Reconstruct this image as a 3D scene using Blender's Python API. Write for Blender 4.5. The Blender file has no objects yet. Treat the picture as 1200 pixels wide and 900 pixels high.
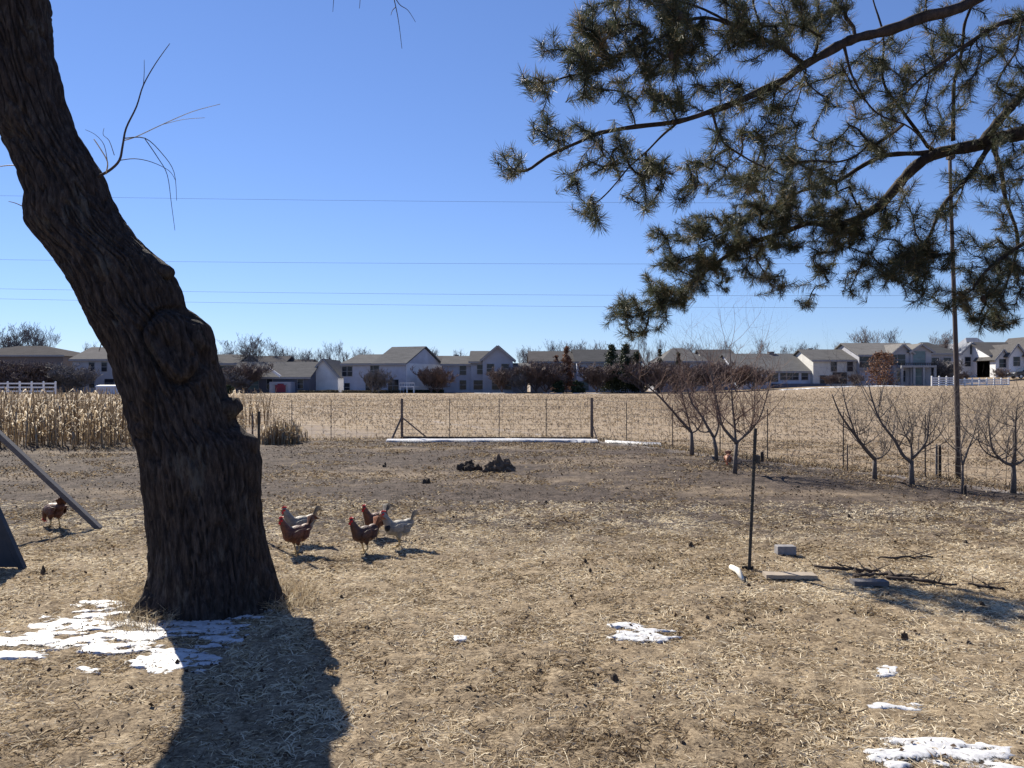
import bpy, bmesh, math, random
import numpy as np
from mathutils import Vector, Matrix, noise as mnoise

scene = bpy.context.scene
col = scene.collection
# ------------------------------------------------------------------ camera, sky, sun, exposure
CAM_H = 1.6
FPX = 920.0            # focal length in photograph pixels (1200 wide)
HZ = 447.0             # horizon row in the photograph
cam_d = bpy.data.cameras.new("camera")
cam_d.sensor_width = 36.0
cam_d.lens = 36.0 * FPX / 1200.0
cam_d.shift_y = (HZ - 450.0) / 1200.0
cam_d.clip_start = 0.05
cam_d.clip_end = 3000.0
cam = bpy.data.objects.new("camera", cam_d)
cam.location = (0, 0, CAM_H)
cam.rotation_euler = (math.radians(90), 0, 0)
col.objects.link(cam)
scene.camera = cam

SUN_EL = 39.0
SHX, SHY = 0.58, -0.815            # direction in which shadows fall on the ground
w = bpy.data.worlds.new("World")
scene.world = w
w.use_nodes = True
nt = w.node_tree
nt.nodes.clear()
sky = nt.nodes.new("ShaderNodeTexSky")
sky.sky_type = 'NISHITA'
sky.sun_disc = False
sky.sun_elevation = math.radians(SUN_EL)
sky.sun_rotation = math.atan2(-SHX, -SHY)
sky.altitude = 300
sky.air_density = 1.0
sky.dust_density = 0.0
sky.ozone_density = 3.0
bg = nt.nodes.new("ShaderNodeBackground")
bg.inputs['Strength'].default_value = 0.066
wo = nt.nodes.new("ShaderNodeOutputWorld")
tint = nt.nodes.new("ShaderNodeMix"); tint.data_type = 'RGBA'; tint.blend_type = 'MULTIPLY'; tint.inputs[0].default_value = 1.0
tint.inputs[7].default_value = (0.70, 0.86, 1.30, 1)
nt.links.new(sky.outputs[0], tint.inputs[6]); gm_ = nt.nodes.new('ShaderNodeGamma'); gm_.inputs[1].default_value = 0.85
nt.links.new(tint.outputs[2], gm_.inputs[0]); nt.links.new(gm_.outputs[0], bg.inputs['Color'])
nt.links.new(bg.outputs[0], wo.inputs['Surface'])

sl = bpy.data.lights.new("sun", 'SUN')
sl.energy = 4.8
sl.angle = math.radians(0.5)
sl.color = (1.0, 0.93, 0.80)
so = bpy.data.objects.new("sun", sl)
sd = Vector((SHX * math.cos(math.radians(SUN_EL)), SHY * math.cos(math.radians(SUN_EL)), -math.sin(math.radians(SUN_EL))))
so.rotation_euler = sd.to_track_quat('-Z', 'Y').to_euler()
so.location = (-20, 35, 25)
col.objects.link(so)

scene.view_settings.view_transform = 'Standard'
scene.view_settings.look = 'None'
scene.view_settings.gamma = 1.0
scene.view_settings.use_curve_mapping = False
scene.view_settings.exposure = 1.05
scene.render.engine = 'CYCLES'
scene.cycles.max_bounces = 5
scene.cycles.diffuse_bounces = 2
scene.cycles.transparent_max_bounces = 4

# ------------------------------------------------------------------ helpers
rs = np.random.RandomState(7)
rnd = random.Random(11)

def tag(o, label=None, cat=None, group=None, kind=None):
    if label: o['label'] = label
    if cat: o['category'] = cat
    if group: o['group'] = group
    if kind: o['kind'] = kind
    return o

def empty(name, loc=(0, 0, 0), rz=0.0, label=None, cat=None, group=None):
    o = bpy.data.objects.new(name, None)
    o.empty_display_size = 0.2
    o.location = loc
    o.rotation_euler = (0, 0, rz)
    col.objects.link(o)
    return tag(o, label, cat, group)

class MB:
    """collects vertices and faces and links them as ONE mesh object"""
    def __init__(s):
        s.v = []; s.f = []; s.mi = []; s.cur = 0
    def add(s, verts, faces):
        n = len(s.v)
        s.v.extend([tuple(p) for p in verts])
        for f in faces:
            s.f.append(tuple(i + n for i in f)); s.mi.append(s.cur)
    def box(s, x0, x1, y0, y1, z0, z1):
        s.add([(x0,y0,z0),(x1,y0,z0),(x1,y1,z0),(x0,y1,z0),(x0,y0,z1),(x1,y0,z1),(x1,y1,z1),(x0,y1,z1)],
              [(0,3,2,1),(4,5,6,7),(0,1,5,4),(1,2,6,5),(2,3,7,6),(3,0,4,7)])
    def bar(s, a, b, wx, wy, up=(0,0,1)):
        a = Vector(a); b = Vector(b); d = (b - a).normalized(); u = Vector(up)
        if abs(d.dot(u)) > .98: u = Vector((0, 1, 0))
        p = d.cross(u).normalized() * wx / 2; q = p.cross(d).normalized() * wy / 2
        vs = [a-p-q, a+p-q, a+p+q, a-p+q, b-p-q, b+p-q, b+p+q, b-p+q]
        s.add(vs, [(0,1,2,3),(7,6,5,4),(0,4,5,1),(1,5,6,2),(2,6,7,3),(3,7,4,0)])
    def tube(s, pts, rad, n=6, cap=True):
        pts = [Vector(p) for p in pts]
        if not hasattr(rad, '__len__'): rad = [rad] * len(pts)
        base = len(s.v)
        ref = None
        for i, p in enumerate(pts):
            if i == 0: d = pts[1] - p
            elif i == len(pts) - 1: d = p - pts[i-1]
            else: d = pts[i+1] - pts[i-1]
            if d.length < 1e-9: d = Vector((0, 0, 1))
            d.normalize()
            if ref is None:
                ref = d.orthogonal().normalized()
            ref = (ref - d * ref.dot(d))
            if ref.length < 1e-6: ref = d.orthogonal()
            ref.normalize()
            q = d.cross(ref)
            for k in range(n):
                a = 2 * math.pi * k / n
                s.v.append(tuple(p + (ref * math.cos(a) + q * math.sin(a)) * rad[i]))
        for i in range(len(pts) - 1):
            for k in range(n):
                a = base + i * n + k; b = base + i * n + (k + 1) % n
                s.f.append((a, b, b + n, a + n)); s.mi.append(s.cur)
        if cap and n > 2:
            s.f.append(tuple(base + k for k in reversed(range(n)))); s.mi.append(s.cur)
            e = base + (len(pts) - 1) * n
            s.f.append(tuple(e + k for k in range(n))); s.mi.append(s.cur)
    def ell(s, c, r, nu=12, nv=8, rot=None):
        vs = []; fs = []
        R = rot if rot is not None else Matrix.Identity(3)
        c = Vector(c)
        for j in range(nv + 1):
            ph = math.pi * j / nv
            for i in range(nu):
                th = 2 * math.pi * i / nu
                vs.append(c + R @ Vector((r[0]*math.sin(ph)*math.cos(th), r[1]*math.sin(ph)*math.sin(th), r[2]*math.cos(ph))))
        for j in range(nv):
            for i in range(nu):
                a = j*nu+i; b = j*nu+(i+1) % nu
                fs.append((a, a+nu, b+nu, b))
        s.add(vs, fs)
    def build(s, name, mat, parent=None, smooth=False, loc=None):
        me = bpy.data.meshes.new(name)
        me.from_pydata(s.v, [], s.f)
        mats = mat if isinstance(mat, (list, tuple)) else [mat]
        for m in mats: me.materials.append(m)
        if len(mats) > 1: me.polygons.foreach_set('material_index', s.mi)
        if smooth: me.polygons.foreach_set('use_smooth', [True] * len(me.polygons))
        me.validate(); me.update()
        o = bpy.data.objects.new(name, me)
        col.objects.link(o)
        if parent is not None: o.parent = parent
        if loc is not None: o.location = loc
        return o

def np_mesh(name, V, F, mat, parent=None, smooth=False, attr=None):
    """V (n,3), F (m,3|4) numpy arrays -> mesh object, attr: per-vertex float written as 'vary'"""
    me = bpy.data.meshes.new(name)
    k = F.shape[1]
    me.vertices.add(len(V)); me.vertices.foreach_set('co', np.ascontiguousarray(V, dtype=np.float32).ravel())
    me.loops.add(F.size); me.loops.foreach_set('vertex_index', np.ascontiguousarray(F, dtype=np.int32).ravel())
    me.polygons.add(len(F))
    me.polygons.foreach_set('loop_start', np.arange(0, F.size, k, dtype=np.int32))
    me.polygons.foreach_set('loop_total', np.full(len(F), k, dtype=np.int32))
    if smooth: me.polygons.foreach_set('use_smooth', np.ones(len(F), dtype=bool))
    me.update(calc_edges=True)
    if attr is not None:
        a = me.attributes.new('vary', 'FLOAT', 'POINT')
        a.data.foreach_set('value', np.ascontiguousarray(attr, dtype=np.float32))
    me.materials.append(mat)
    o = bpy.data.objects.new(name, me)
    col.objects.link(o)
    if parent is not None: o.parent = parent
    return o

def children(o):
    return [c for c in bpy.data.objects if c.parent == o]
def copy_tree(o, parent=None, kids=None):
    c = o.copy(); col.objects.link(c); c.parent = parent
    for ch in children(o): copy_tree(ch, c)
    return c

# numpy value noise
def _h(ix, iy, seed):
    n = (ix.astype(np.int64) * 374761393 + iy.astype(np.int64) * 668265263 + seed * 144269) & 0xffffffff
    n = ((n ^ (n >> 13)) * 1274126177) & 0xffffffff
    n = n ^ (n >> 16)
    return (n & 0xffff) / 65535.0
def vn(x, y, seed=0):
    x = np.asarray(x, dtype=float); y = np.asarray(y, dtype=float)
    ix = np.floor(x); iy = np.floor(y); fx = x - ix; fy = y - iy
    fx = fx*fx*(3-2*fx); fy = fy*fy*(3-2*fy)
    a = _h(ix, iy, seed); b = _h(ix+1, iy, seed); c = _h(ix, iy+1, seed); d = _h(ix+1, iy+1, seed)
    return (a*(1-fx)+b*fx)*(1-fy) + (c*(1-fx)+d*fx)*fy
def fbm(x, y, seed=0, o=4):
    t = 0; a = .5; s = 0
    for i in range(o):
        t = t + a * vn(x * 2**i, y * 2**i, seed + i * 17); s += a; a *= .55
    return t / s
def sst(a, b, x):
    t = np.clip((np.asarray(x, dtype=float) - a) / (b - a), 0, 1); return t*t*(3-2*t)

def gz_np(x, y):
    x = np.asarray(x, dtype=float); y = np.asarray(y, dtype=float)
    z = 0.05 * (fbm(x / 2.2 + 40, y / 2.2 + 40, 3, 2) - .5)
    z = z + sst(22, 48, x) * sst(45, 105, y) * 1.0
    z = z + sst(62, 78, x) * sst(100, 122, y) * 1.3
    return z
def gz(x, y): return float(gz_np(x, y))
def dn(py): return FPX * CAM_H / (py - HZ)      # distance of a ground point seen on row py
def at(px, py, Y):                              # the point seen at a pixel, Y metres away
    return Vector(((px - 600.0) / FPX * Y, Y, CAM_H + (HZ - py) / FPX * Y))
def gp(px, py):                                 # the ground point seen at a pixel
    Y = dn(py); x = (px - 600.0) / FPX * Y
    return Vector((x, Y, gz(x, Y)))

# ------------------------------------------------------------------ materials
def base_mat(name):
    m = bpy.data.materials.new(name); m.use_nodes = True
    n = m.node_tree; b = n.nodes['Principled BSDF']
    b.inputs['Specular IOR Level'].default_value = 0.3
    return m, n, b
def N(n, t, **k):
    o = n.nodes.new(t)
    for a, v in k.items(): setattr(o, a, v)
    return o
def ramp(n, fac, stops, interp='LINEAR'):
    r = N(n, 'ShaderNodeValToRGB'); e = r.color_ramp.elements
    r.color_ramp.interpolation = interp
    while len(e) < len(stops): e.new(.5)
    for i, (p, c) in enumerate(stops):
        e[i].position = p
        e[i].color = (c[0], c[1], c[2], 1) if hasattr(c, '__len__') else (c, c, c, 1)
    n.links.new(fac, r.inputs[0])
    return r.outputs[0]
def noisetex(n, scale, vec=None, detail=4, rough=.6, stretch=None):
    t = N(n, 'ShaderNodeTexNoise')
    t.inputs['Scale'].default_value = scale; t.inputs['Detail'].default_value = detail; t.inputs['Roughness'].default_value = rough
    if vec is None:
        tc = N(n, 'ShaderNodeTexCoord'); vec = tc.outputs['Object']
    if stretch:
        mp = N(n, 'ShaderNodeMapping'); mp.inputs['Scale'].default_value = stretch
        n.links.new(vec, mp.inputs[0]); vec = mp.outputs[0]
    n.links.new(vec, t.inputs['Vector'])
    return t.outputs['Fac']
def mixc(n, f, a, b, mode='MIX'):
    m = N(n, 'ShaderNodeMix', data_type='RGBA', blend_type=mode)
    for s, v in ((m.inputs[0], f), (m.inputs[6], a), (m.inputs[7], b)):
        if hasattr(v, 'is_linked') or hasattr(v, 'links'): n.links.new(v, s)
        elif hasattr(v, '__len__'): s.default_value = (v[0], v[1], v[2], 1)
        else: s.default_value = v
    return m.outputs[2]
def bump(n, b, h, strength=.5, dist=.02):
    bp = N(n, 'ShaderNodeBump'); bp.inputs['Strength'].default_value = strength; bp.inputs['Distance'].default_value = dist
    n.links.new(h, bp.inputs['Height']); n.links.new(bp.outputs[0], b.inputs['Normal'])
def simple(name, c, rough=.8, var=.25, scale=6, stretch=None, bmp=0, metal=0, dist=.01):
    m, n, b = base_mat(name)
    f = noisetex(n, scale, stretch=stretch)
    lo = [max(0, x*(1-var)) for x in c]; hi = [min(1, x*(1+var)) for x in c]
    n.links.new(ramp(n, f, [(.3, lo), (.7, hi)]), b.inputs['Base Color'])
    b.inputs['Roughness'].default_value = rough; b.inputs['Metallic'].default_value = metal
    if bmp: bump(n, b, f, bmp, dist)
    return m
def vary_mat(name, stops, rough=.8, transl=0.0, spec=.3):
    """colour picked per blade / leaf / stalk from the 'vary' attribute"""
    m, n, b = base_mat(name)
    a = N(n, 'ShaderNodeAttribute', attribute_name='vary')
    c = ramp(n, a.outputs['Fac'], stops)
    n.links.new(c, b.inputs['Base Color'])
    b.inputs['Roughness'].default_value = rough
    b.inputs['Specular IOR Level'].default_value = spec
    if transl:
        t = N(n, 'ShaderNodeBsdfTranslucent'); n.links.new(c, t.inputs['Color'])
        mx = N(n, 'ShaderNodeMixShader'); mx.inputs[0].default_value = transl
        n.links.new(b.outputs[0], mx.inputs[1]); n.links.new(t.outputs[0], mx.inputs[2])
        n.links.new(mx.outputs[0], n.nodes['Material Output'].inputs['Surface'])
    return m

M = {}
M['grass_blade'] = vary_mat('dry_grass_blade', [(0, (.07,.045,.026)), (.3, (.25,.18,.105)), (.6, (.50,.40,.265)), (1, (.78,.69,.53))], .75, .35)
M['field_blade'] = vary_mat('field_grass_blade', [(0, (.12,.085,.06)), (.3, (.27,.21,.145)), (.7, (.39,.31,.22)), (1, (.52,.44,.33))], .8, .35)
M['stalk'] = vary_mat('corn_stalk', [(0, (.13,.085,.055)), (.4, (.33,.25,.16)), (1, (.56,.46,.33))], .7, .4)
M['needle'] = vary_mat('pine_needle', [(0, (.03,.038,.026)), (.5, (.062,.072,.045)), (.85, (.12,.12,.07)), (1, (.26,.19,.11))], .55, .36, .3)
M['litter'] = vary_mat('leaf_litter', [(0, (.02,.014,.01)), (.6, (.07,.04,.022)), (1, (.13,.075,.04))], .8, .1)
M['bark'] = None
M['post'] = simple('dark_steel_post', (.03,.03,.03), .55, .3, 20, bmp=.1)
M['wire'] = simple('fence_wire', (.06,.055,.055), .6, .2, 10, metal=.2)
M['cable'] = simple('black_cable', (.10,.11,.14), .6, .1, 3)
M['snow'] = None
M['twig_dark'] = simple('twig_bark_dark', (.055,.042,.038), .85, .3, 14)
M['twig_grey'] = simple('twig_bark_grey', (.15,.14,.145), .85, .3, 6)
M['twig_brown'] = simple('twig_bark_brown', (.125,.095,.09), .85, .3, 6)
M['twig_red'] = simple('twig_bark_russet', (.19,.125,.10), .85, .3, 6)
M['twig_pale'] = simple('twig_bark_straw', (.48,.42,.30), .7, .2, 12)
M['fruit_bark'] = simple('fruit_tree_bark', (.125,.105,.095), .85, .35, 25, bmp=.3)
M['wood_grey'] = simple('weathered_plank', (.115,.11,.115), .75, .22, 9, stretch=(1, 12, 12), bmp=.2)
M['wood_tan'] = simple('tan_plank', (.30,.25,.20), .8, .2, 9, stretch=(1.5, 14, 14), bmp=.2)
M['wood_dark'] = simple('dark_rotten_wood', (.055,.042,.036), .9, .4, 14, bmp=.6)
M['dirt'] = simple('dark_soil', (.06,.045,.034), .95, .4, 12, bmp=.8)
M['pole'] = simple('pole_wood', (.085,.065,.06), .85, .3, 10, stretch=(8, 8, 1), bmp=.3)
M['concrete'] = simple('grey_brick', (.22,.21,.215), .85, .2, 18, bmp=.3)
M['bone'] = simple('pale_stick', (.68,.64,.55), .7, .12, 20)
M['white'] = simple('white_paint', (.74,.74,.76), .5, .06, 3)
M['glass'] = simple('window_glass', (.02,.025,.035), .12, .1, 2)
M['slate'] = simple('dark_slate_panel', (.035,.042,.055), .6, .15, 6)
# ------------------------------------------------------------------ ground: one sheet to the horizon
def axis(fine0, fine1, step, lo, hi, grow):
    a = list(np.arange(fine0, fine1, step)); s = step; x = a[-1]
    while x < hi:
        s *= grow; x += s; a.append(x)
    s = step; x = fine0; b = []
    while x > lo:
        s *= grow; x -= s; b.append(x)
    return np.array(b[::-1] + a)
gx = axis(-6.0, 6.0, .03, -900, 900, 1.035)
gy = axis(2.6, 9.0, .026, -400, 1500, 1.03)
GX, GY = np.meshgrid(gx, gy)
Z = gz_np(GX, GY)
nearw = sst(30, 12, GY) * sst(-3, 0, GY) * sst(25, 10, np.abs(GX))
Z = Z + nearw * (0.030 * (fbm(GX / .22, GY / .22, 21, 3) - .5) + 0.030 * (fbm(GX / .075, GY / .075, 31, 2) - .5))
Z = Z + sst(9, 13, GY) * sst(40, 22, GY) * .05 * (fbm(GX / .5, GY / .5, 61, 3) - .5)
nx_, ny_ = len(gx), len(gy)
idx = np.arange(nx_ * ny_).reshape(ny_, nx_)
F = np.stack([idx[:-1, :-1], idx[:-1, 1:], idx[1:, 1:], idx[1:, :-1]], -1).reshape(-1, 4)
m, n, b = base_mat('dormant_grass_ground')
geo = N(n, 'ShaderNodeNewGeometry'); sep = N(n, 'ShaderNodeSeparateXYZ'); n.links.new(geo.outputs['Position'], sep.inputs[0])
pos = geo.outputs['Position']
n1a = noisetex(n, 45, pos, 8, .85); n1b = noisetex(n, 5, pos, 5, .8)
n1m = N(n, 'ShaderNodeMix', data_type='FLOAT'); n1m.inputs[0].default_value = .35; n.links.new(n1a, n1m.inputs[2]); n.links.new(n1b, n1m.inputs[3]); n1 = n1m.outputs[0]; n2 = noisetex(n, 3.5, pos, 4); n3 = noisetex(n, .5, pos, 5, .65, stretch=(.45, 1, 1)); n4 = noisetex(n, .12, pos, 6, .65, stretch=(.35, 1, 1))
lawn = mixc(n, n3, ramp(n, n1, [(.38, (.05,.036,.024)), (.46, (.18,.137,.09)), (.54, (.37,.29,.19)), (.62, (.60,.50,.35))]),
            ramp(n, n1, [(.38, (.036,.026,.019)), (.47, (.145,.109,.076)), (.56, (.31,.24,.165)), (.64, (.54,.44,.31))]))
dirt = mixc(n, ramp(n, n2, [(.35, 0), (.65, 1)]), ramp(n, n1, [(.40, (.014,.011,.010)), (.5, (.050,.039,.034)), (.60, (.145,.115,.096))]),
            ramp(n, n1, [(.40, (.018,.014,.012)), (.5, (.070,.055,.046)), (.60, (.195,.153,.128))]))
dirt2 = mixc(n, ramp(n, n3, [(.50, 0), (.68, 1)]), dirt, ramp(n, n1, [(.38, (.055,.042,.032)), (.62, (.32,.25,.18))]))
n5 = noisetex(n, 1.6, pos, 6, .8, stretch=(.5, 1, 1))
field = mixc(n, ramp(n, n4, [(.35, 0), (.65, 1)]), ramp(n, n1, [(.36, (.18,.140,.10)), (.64, (.30,.236,.168))]),
             ramp(n, n1, [(.36, (.23,.180,.128)), (.64, (.36,.285,.204))]))
field = mixc(n, ramp(n, n5, [(.40, .5), (.58, 0)]), field, (.15, .108, .08))
# the worn run begins 8 m out, the unmown field behind the fence
ya = N(n, 'ShaderNodeMath', operation='MULTIPLY_ADD'); n.links.new(n3, ya.inputs[0]); ya.inputs[1].default_value = 3.0; n.links.new(sep.outputs['Y'], ya.inputs[2])
f1 = N(n, 'ShaderNodeMapRange'); n.links.new(ya.outputs[0], f1.inputs['Value']); f1.inputs['From Min'].default_value = 8.4; f1.inputs['From Max'].default_value = 10.2
c1 = mixc(n, f1.outputs[0], lawn, dirt2)
yb = N(n, 'ShaderNodeMath', operation='MULTIPLY_ADD'); n.links.new(sep.outputs['X'], yb.inputs[0]); yb.inputs[1].default_value = 1.887; n.links.new(sep.outputs['Y'], yb.inputs[2])
ybn = N(n, 'ShaderNodeMath', operation='MULTIPLY_ADD'); n.links.new(n2, ybn.inputs[0]); ybn.inputs[1].default_value = 2.4; n.links.new(yb.outputs[0], ybn.inputs[2])
syn = N(n, 'ShaderNodeMath', operation='MULTIPLY_ADD'); n.links.new(n2, syn.inputs[0]); syn.inputs[1].default_value = 1.6; n.links.new(sep.outputs['Y'], syn.inputs[2])
f2a = N(n, 'ShaderNodeMapRange'); n.links.new(ybn.outputs[0], f2a.inputs['Value']); f2a.inputs['From Min'].default_value = 26.4; f2a.inputs['From Max'].default_value = 27.8
f2b = N(n, 'ShaderNodeMapRange'); n.links.new(syn.outputs[0], f2b.inputs['Value']); f2b.inputs['From Min'].default_value = 21.8; f2b.inputs['From Max'].default_value = 23.2
mxx = N(n, 'ShaderNodeMath', operation='MAXIMUM'); n.links.new(f2a.outputs[0], mxx.inputs[0]); n.links.new(f2b.outputs[0], mxx.inputs[1])
c2 = mixc(n, mxx.outputs[0], c1, field)
f3 = ramp(n, noisetex(n, 1.5, pos, 4), [(.40, 0), (.62, .8)])
gA = N(n, 'ShaderNodeMapRange'); n.links.new(yb.outputs[0], gA.inputs['Value']); gA.inputs['From Min'].default_value = 24.7; gA.inputs['From Max'].default_value = 25.2
gB = N(n, 'ShaderNodeMapRange'); n.links.new(yb.outputs[0], gB.inputs['Value']); gB.inputs['From Min'].default_value = 25.9; gB.inputs['From Max'].default_value = 25.5
gm = N(n, 'ShaderNodeMath', operation='MULTIPLY'); n.links.new(gA.outputs[0], gm.inputs[0]); n.links.new(gB.outputs[0], gm.inputs[1])
gm2 = N(n, 'ShaderNodeMath', operation='MULTIPLY'); n.links.new(gm.outputs[0], gm2.inputs[0]); n.links.new(f3, gm2.inputs[1])
c2 = mixc(n, gm2.outputs[0], c2, (.27, .25, .25))
yc_ = N(n, 'ShaderNodeMath', operation='MULTIPLY_ADD'); n.links.new(sep.outputs['X'], yc_.inputs[0]); yc_.inputs[1].default_value = 1.5; n.links.new(sep.outputs['Y'], yc_.inputs[2])
hA = N(n, 'ShaderNodeMapRange'); n.links.new(yc_.outputs[0], hA.inputs['Value']); hA.inputs['From Min'].default_value = 18.6; hA.inputs['From Max'].default_value = 17.2
hB = N(n, 'ShaderNodeMapRange'); n.links.new(sep.outputs['X'], hB.inputs['Value']); hB.inputs['From Min'].default_value = -9.5; hB.inputs['From Max'].default_value = -8.5
hC = N(n, 'ShaderNodeMapRange'); n.links.new(sep.outputs['Y'], hC.inputs['Value']); hC.inputs['From Min'].default_value = 21.0; hC.inputs['From Max'].default_value = 21.6
hm = N(n, 'ShaderNodeMath', operation='MULTIPLY'); n.links.new(hA.outputs[0], hm.inputs[0]); n.links.new(hB.outputs[0], hm.inputs[1])
hm2 = N(n, 'ShaderNodeMath', operation='MULTIPLY'); n.links.new(hm.outputs[0], hm2.inputs[0]); n.links.new(hC.outputs[0], hm2.inputs[1])
hm3 = N(n, 'ShaderNodeMath', operation='MULTIPLY'); n.links.new(hm2.outputs[0], hm3.inputs[0]); n.links.new(ramp(n, n2, [(.42, .15), (.62, .9)]), hm3.inputs[1])
c2 = mixc(n, hm3.outputs[0], c2, ramp(n, n1, [(.4, (.09,.075,.068)), (.6, (.24,.20,.18))]))
n.links.new(c2, b.inputs['Base Color']); b.inputs['Roughness'].default_value = .95; b.inputs['Specular IOR Level'].default_value = .1
bump(n, b, n1, .8, .02)
M['ground'] = m
ground = np_mesh('ground', np.stack([GX, GY, Z], -1).reshape(-1, 3), F, m, smooth=True)
tag(ground, kind='structure')

# ------------------------------------------------------------------ dry grass: blades
def blades(name, X, Y, L, W, lift, vary, mat, seed, z0=None, nseg=2, az=None):
    r = np.random.RandomState(seed); n = len(X)
    if az is None: az = r.rand(n) * 2 * np.pi
    el0 = lift; el1 = lift - (.3 + .6 * r.rand(n)) * (.4 + lift*.6)
    dx, dy = np.cos(az), np.sin(az)
    tw = r.rand(n) * np.pi
    # width vector: horizontal across + part vertical
    wx = -dy * np.cos(tw) * W / 2; wy = dx * np.cos(tw) * W / 2; wz = np.sin(tw) * W / 2
    Zb = gz_np(X, Y) if z0 is None else z0
    Zb = Zb + 0.004
    p0 = np.stack([X, Y, Zb - .01], -1)
    h = L / 2
    d0 = np.stack([dx*np.cos(el0), dy*np.cos(el0), np.sin(el0)], -1)
    d1 = np.stack([dx*np.cos(el1), dy*np.cos(el1), np.sin(el1)], -1)
    p1 = p0 + d0 * h[:, None]; p2 = p1 + d1 * h[:, None]
    p2[:, 2] = np.maximum(p2[:, 2], Zb + .002)
    wv = np.stack([wx, wy, wz], -1)
    V = np.stack([p0 - wv, p0 + wv, p1 - wv*.8, p1 + wv*.8, p2], 1).reshape(-1, 3)
    i = np.arange(n) * 5
    T = np.stack([np.stack([i, i+1, i+3], -1), np.stack([i, i+3, i+2], -1), np.stack([i+2, i+3, i+4], -1)], 1).reshape(-1, 3)
    o = np_mesh(name, V, T, mat, attr=np.repeat(vary, 5))
    return o
def scatter(n, y0, y1, wid, seed, margin=.6):
    r = np.random.RandomState(seed)
    u = r.rand(n); Y = np.sqrt(y0**2 + u * (y1**2 - y0**2))
    X = (r.rand(n) * 2 - 1) * (wid * Y + margin)
    return X, Y, r

# matted lawn straw in front, thinning with distance into the run
X, Y, r = scatter(600000, 2.3, 10.5, .72, 101)
dens = fbm(X / .35, Y / .35, 5, 3); keep = (dens + .45 * r.rand(len(X)) > .50) & (r.rand(len(X)) < np.interp(Y, [2.3, 6, 8.2, 10.5], [1, .8, .55, .12]))
# bare where the big trunk stands
X, Y = X[keep], Y[keep]; n_ = len(X)
L = .035 + .05 * r.rand(n_) ** 1.5
vary = np.clip(.60 + .5 * (fbm(X / .5, Y / .5, 9, 3) - .5) * 2.4 + .30 * r.randn(n_), 0, 1)
g = blades('dry_lawn', X, Y, L, .0036 + .0006 * Y, .10 + .55 * r.rand(n_) ** 2, vary, M['grass_blade'], 5)
tag(g, 'short matted straw coloured winter grass in the foreground', 'grass', kind='stuff')
# sparser tufts across the bare run
X, Y, r = scatter(110000, 8.6, 21.5, .75, 102)
dens = fbm(X / .9, Y / .9, 15, 3); keep = dens + .2 * r.rand(len(X)) > .64
X, Y = X[keep], Y[keep]; n_ = len(X)
g = blades('sparse_grass', X, Y, .04 + .05 * r.rand(n_), .007 + .0007 * Y, .15 + .7 * r.rand(n_), np.clip(.26 + .24 * r.randn(n_), 0, 1), M['grass_blade'], 6)
tag(g, 'sparse tufts of dry grass on the worn brown chicken run', 'grass', kind='stuff')
# unmown field beyond the fence
def in_field(X, Y): return (Y > 21.9) | (Y + 1.887 * X > 26.2)
X, Y, r = scatter(170000, 11.0, 100, .72, 103)
Y = 11 + (Y - 11) * r.rand(len(Y)) ** .6
keep = in_field(X, Y) & (r.rand(len(X)) < .6); X, Y = X[keep], Y[keep]; n_ = len(X)
keep = ~((Y > 21) & (Y + 1.5 * X < 18) & (X > -9) & (r.rand(n_) > .25)); X, Y = X[keep], Y[keep]; n_ = len(X)
vary = np.clip(.52 + .8 * (fbm(X / 9, Y / 3, 29, 3) - .5) + .14 * r.randn(n_), 0, 1)
g = blades('field_grass', X, Y, (.07 + .09 * r.rand(n_)) * (1 + .004 * Y), .008 + .0011 * Y, .5 + .8 * r.rand(n_), vary, M['field_blade'], 7)
tag(g, 'wide flat field of tan dormant grass behind the wire fence', 'grass', kind='stuff')
# strip of taller weeds along the fence line
n_ = 6000; r = np.random.RandomState(104)
t = r.rand(n_)
fx = np.where(t < .5, -12 + 14.2 * t * 2, 2.2 + 5.8 * (t - .5) * 2); fy = np.where(t < .5, 21.7, 21.7 - 11.0 * (t - .5) * 2)
fx = fx + .16 * r.randn(n_); fy = fy + .2 * r.randn(n_)
g = blades('fence_weeds', fx, fy, .06 + .16 * r.rand(n_) ** 2, .006 + .0006 * fy, .6 + .8 * r.rand(n_), np.clip(.25 + .25 * r.randn(n_), 0, 1), M['grass_blade'], 8)
tag(g, 'uneven dull weeds growing along the foot of the wire fence', 'weeds', kind='stuff')
# long loose straws
X, Y, r = scatter(900, 2.4, 7.5, .7, 105); n_ = len(X)
g = blades('loose_straw', X, Y, .12 + .22 * r.rand(n_), .003 + 0 * X, .02 + .15 * r.rand(n_), np.clip(.85 + .2 * r.randn(n_), 0, 1), M['grass_blade'], 9)
tag(g, 'long pale loose straws lying over the foreground grass', 'straw', kind='stuff')
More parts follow.
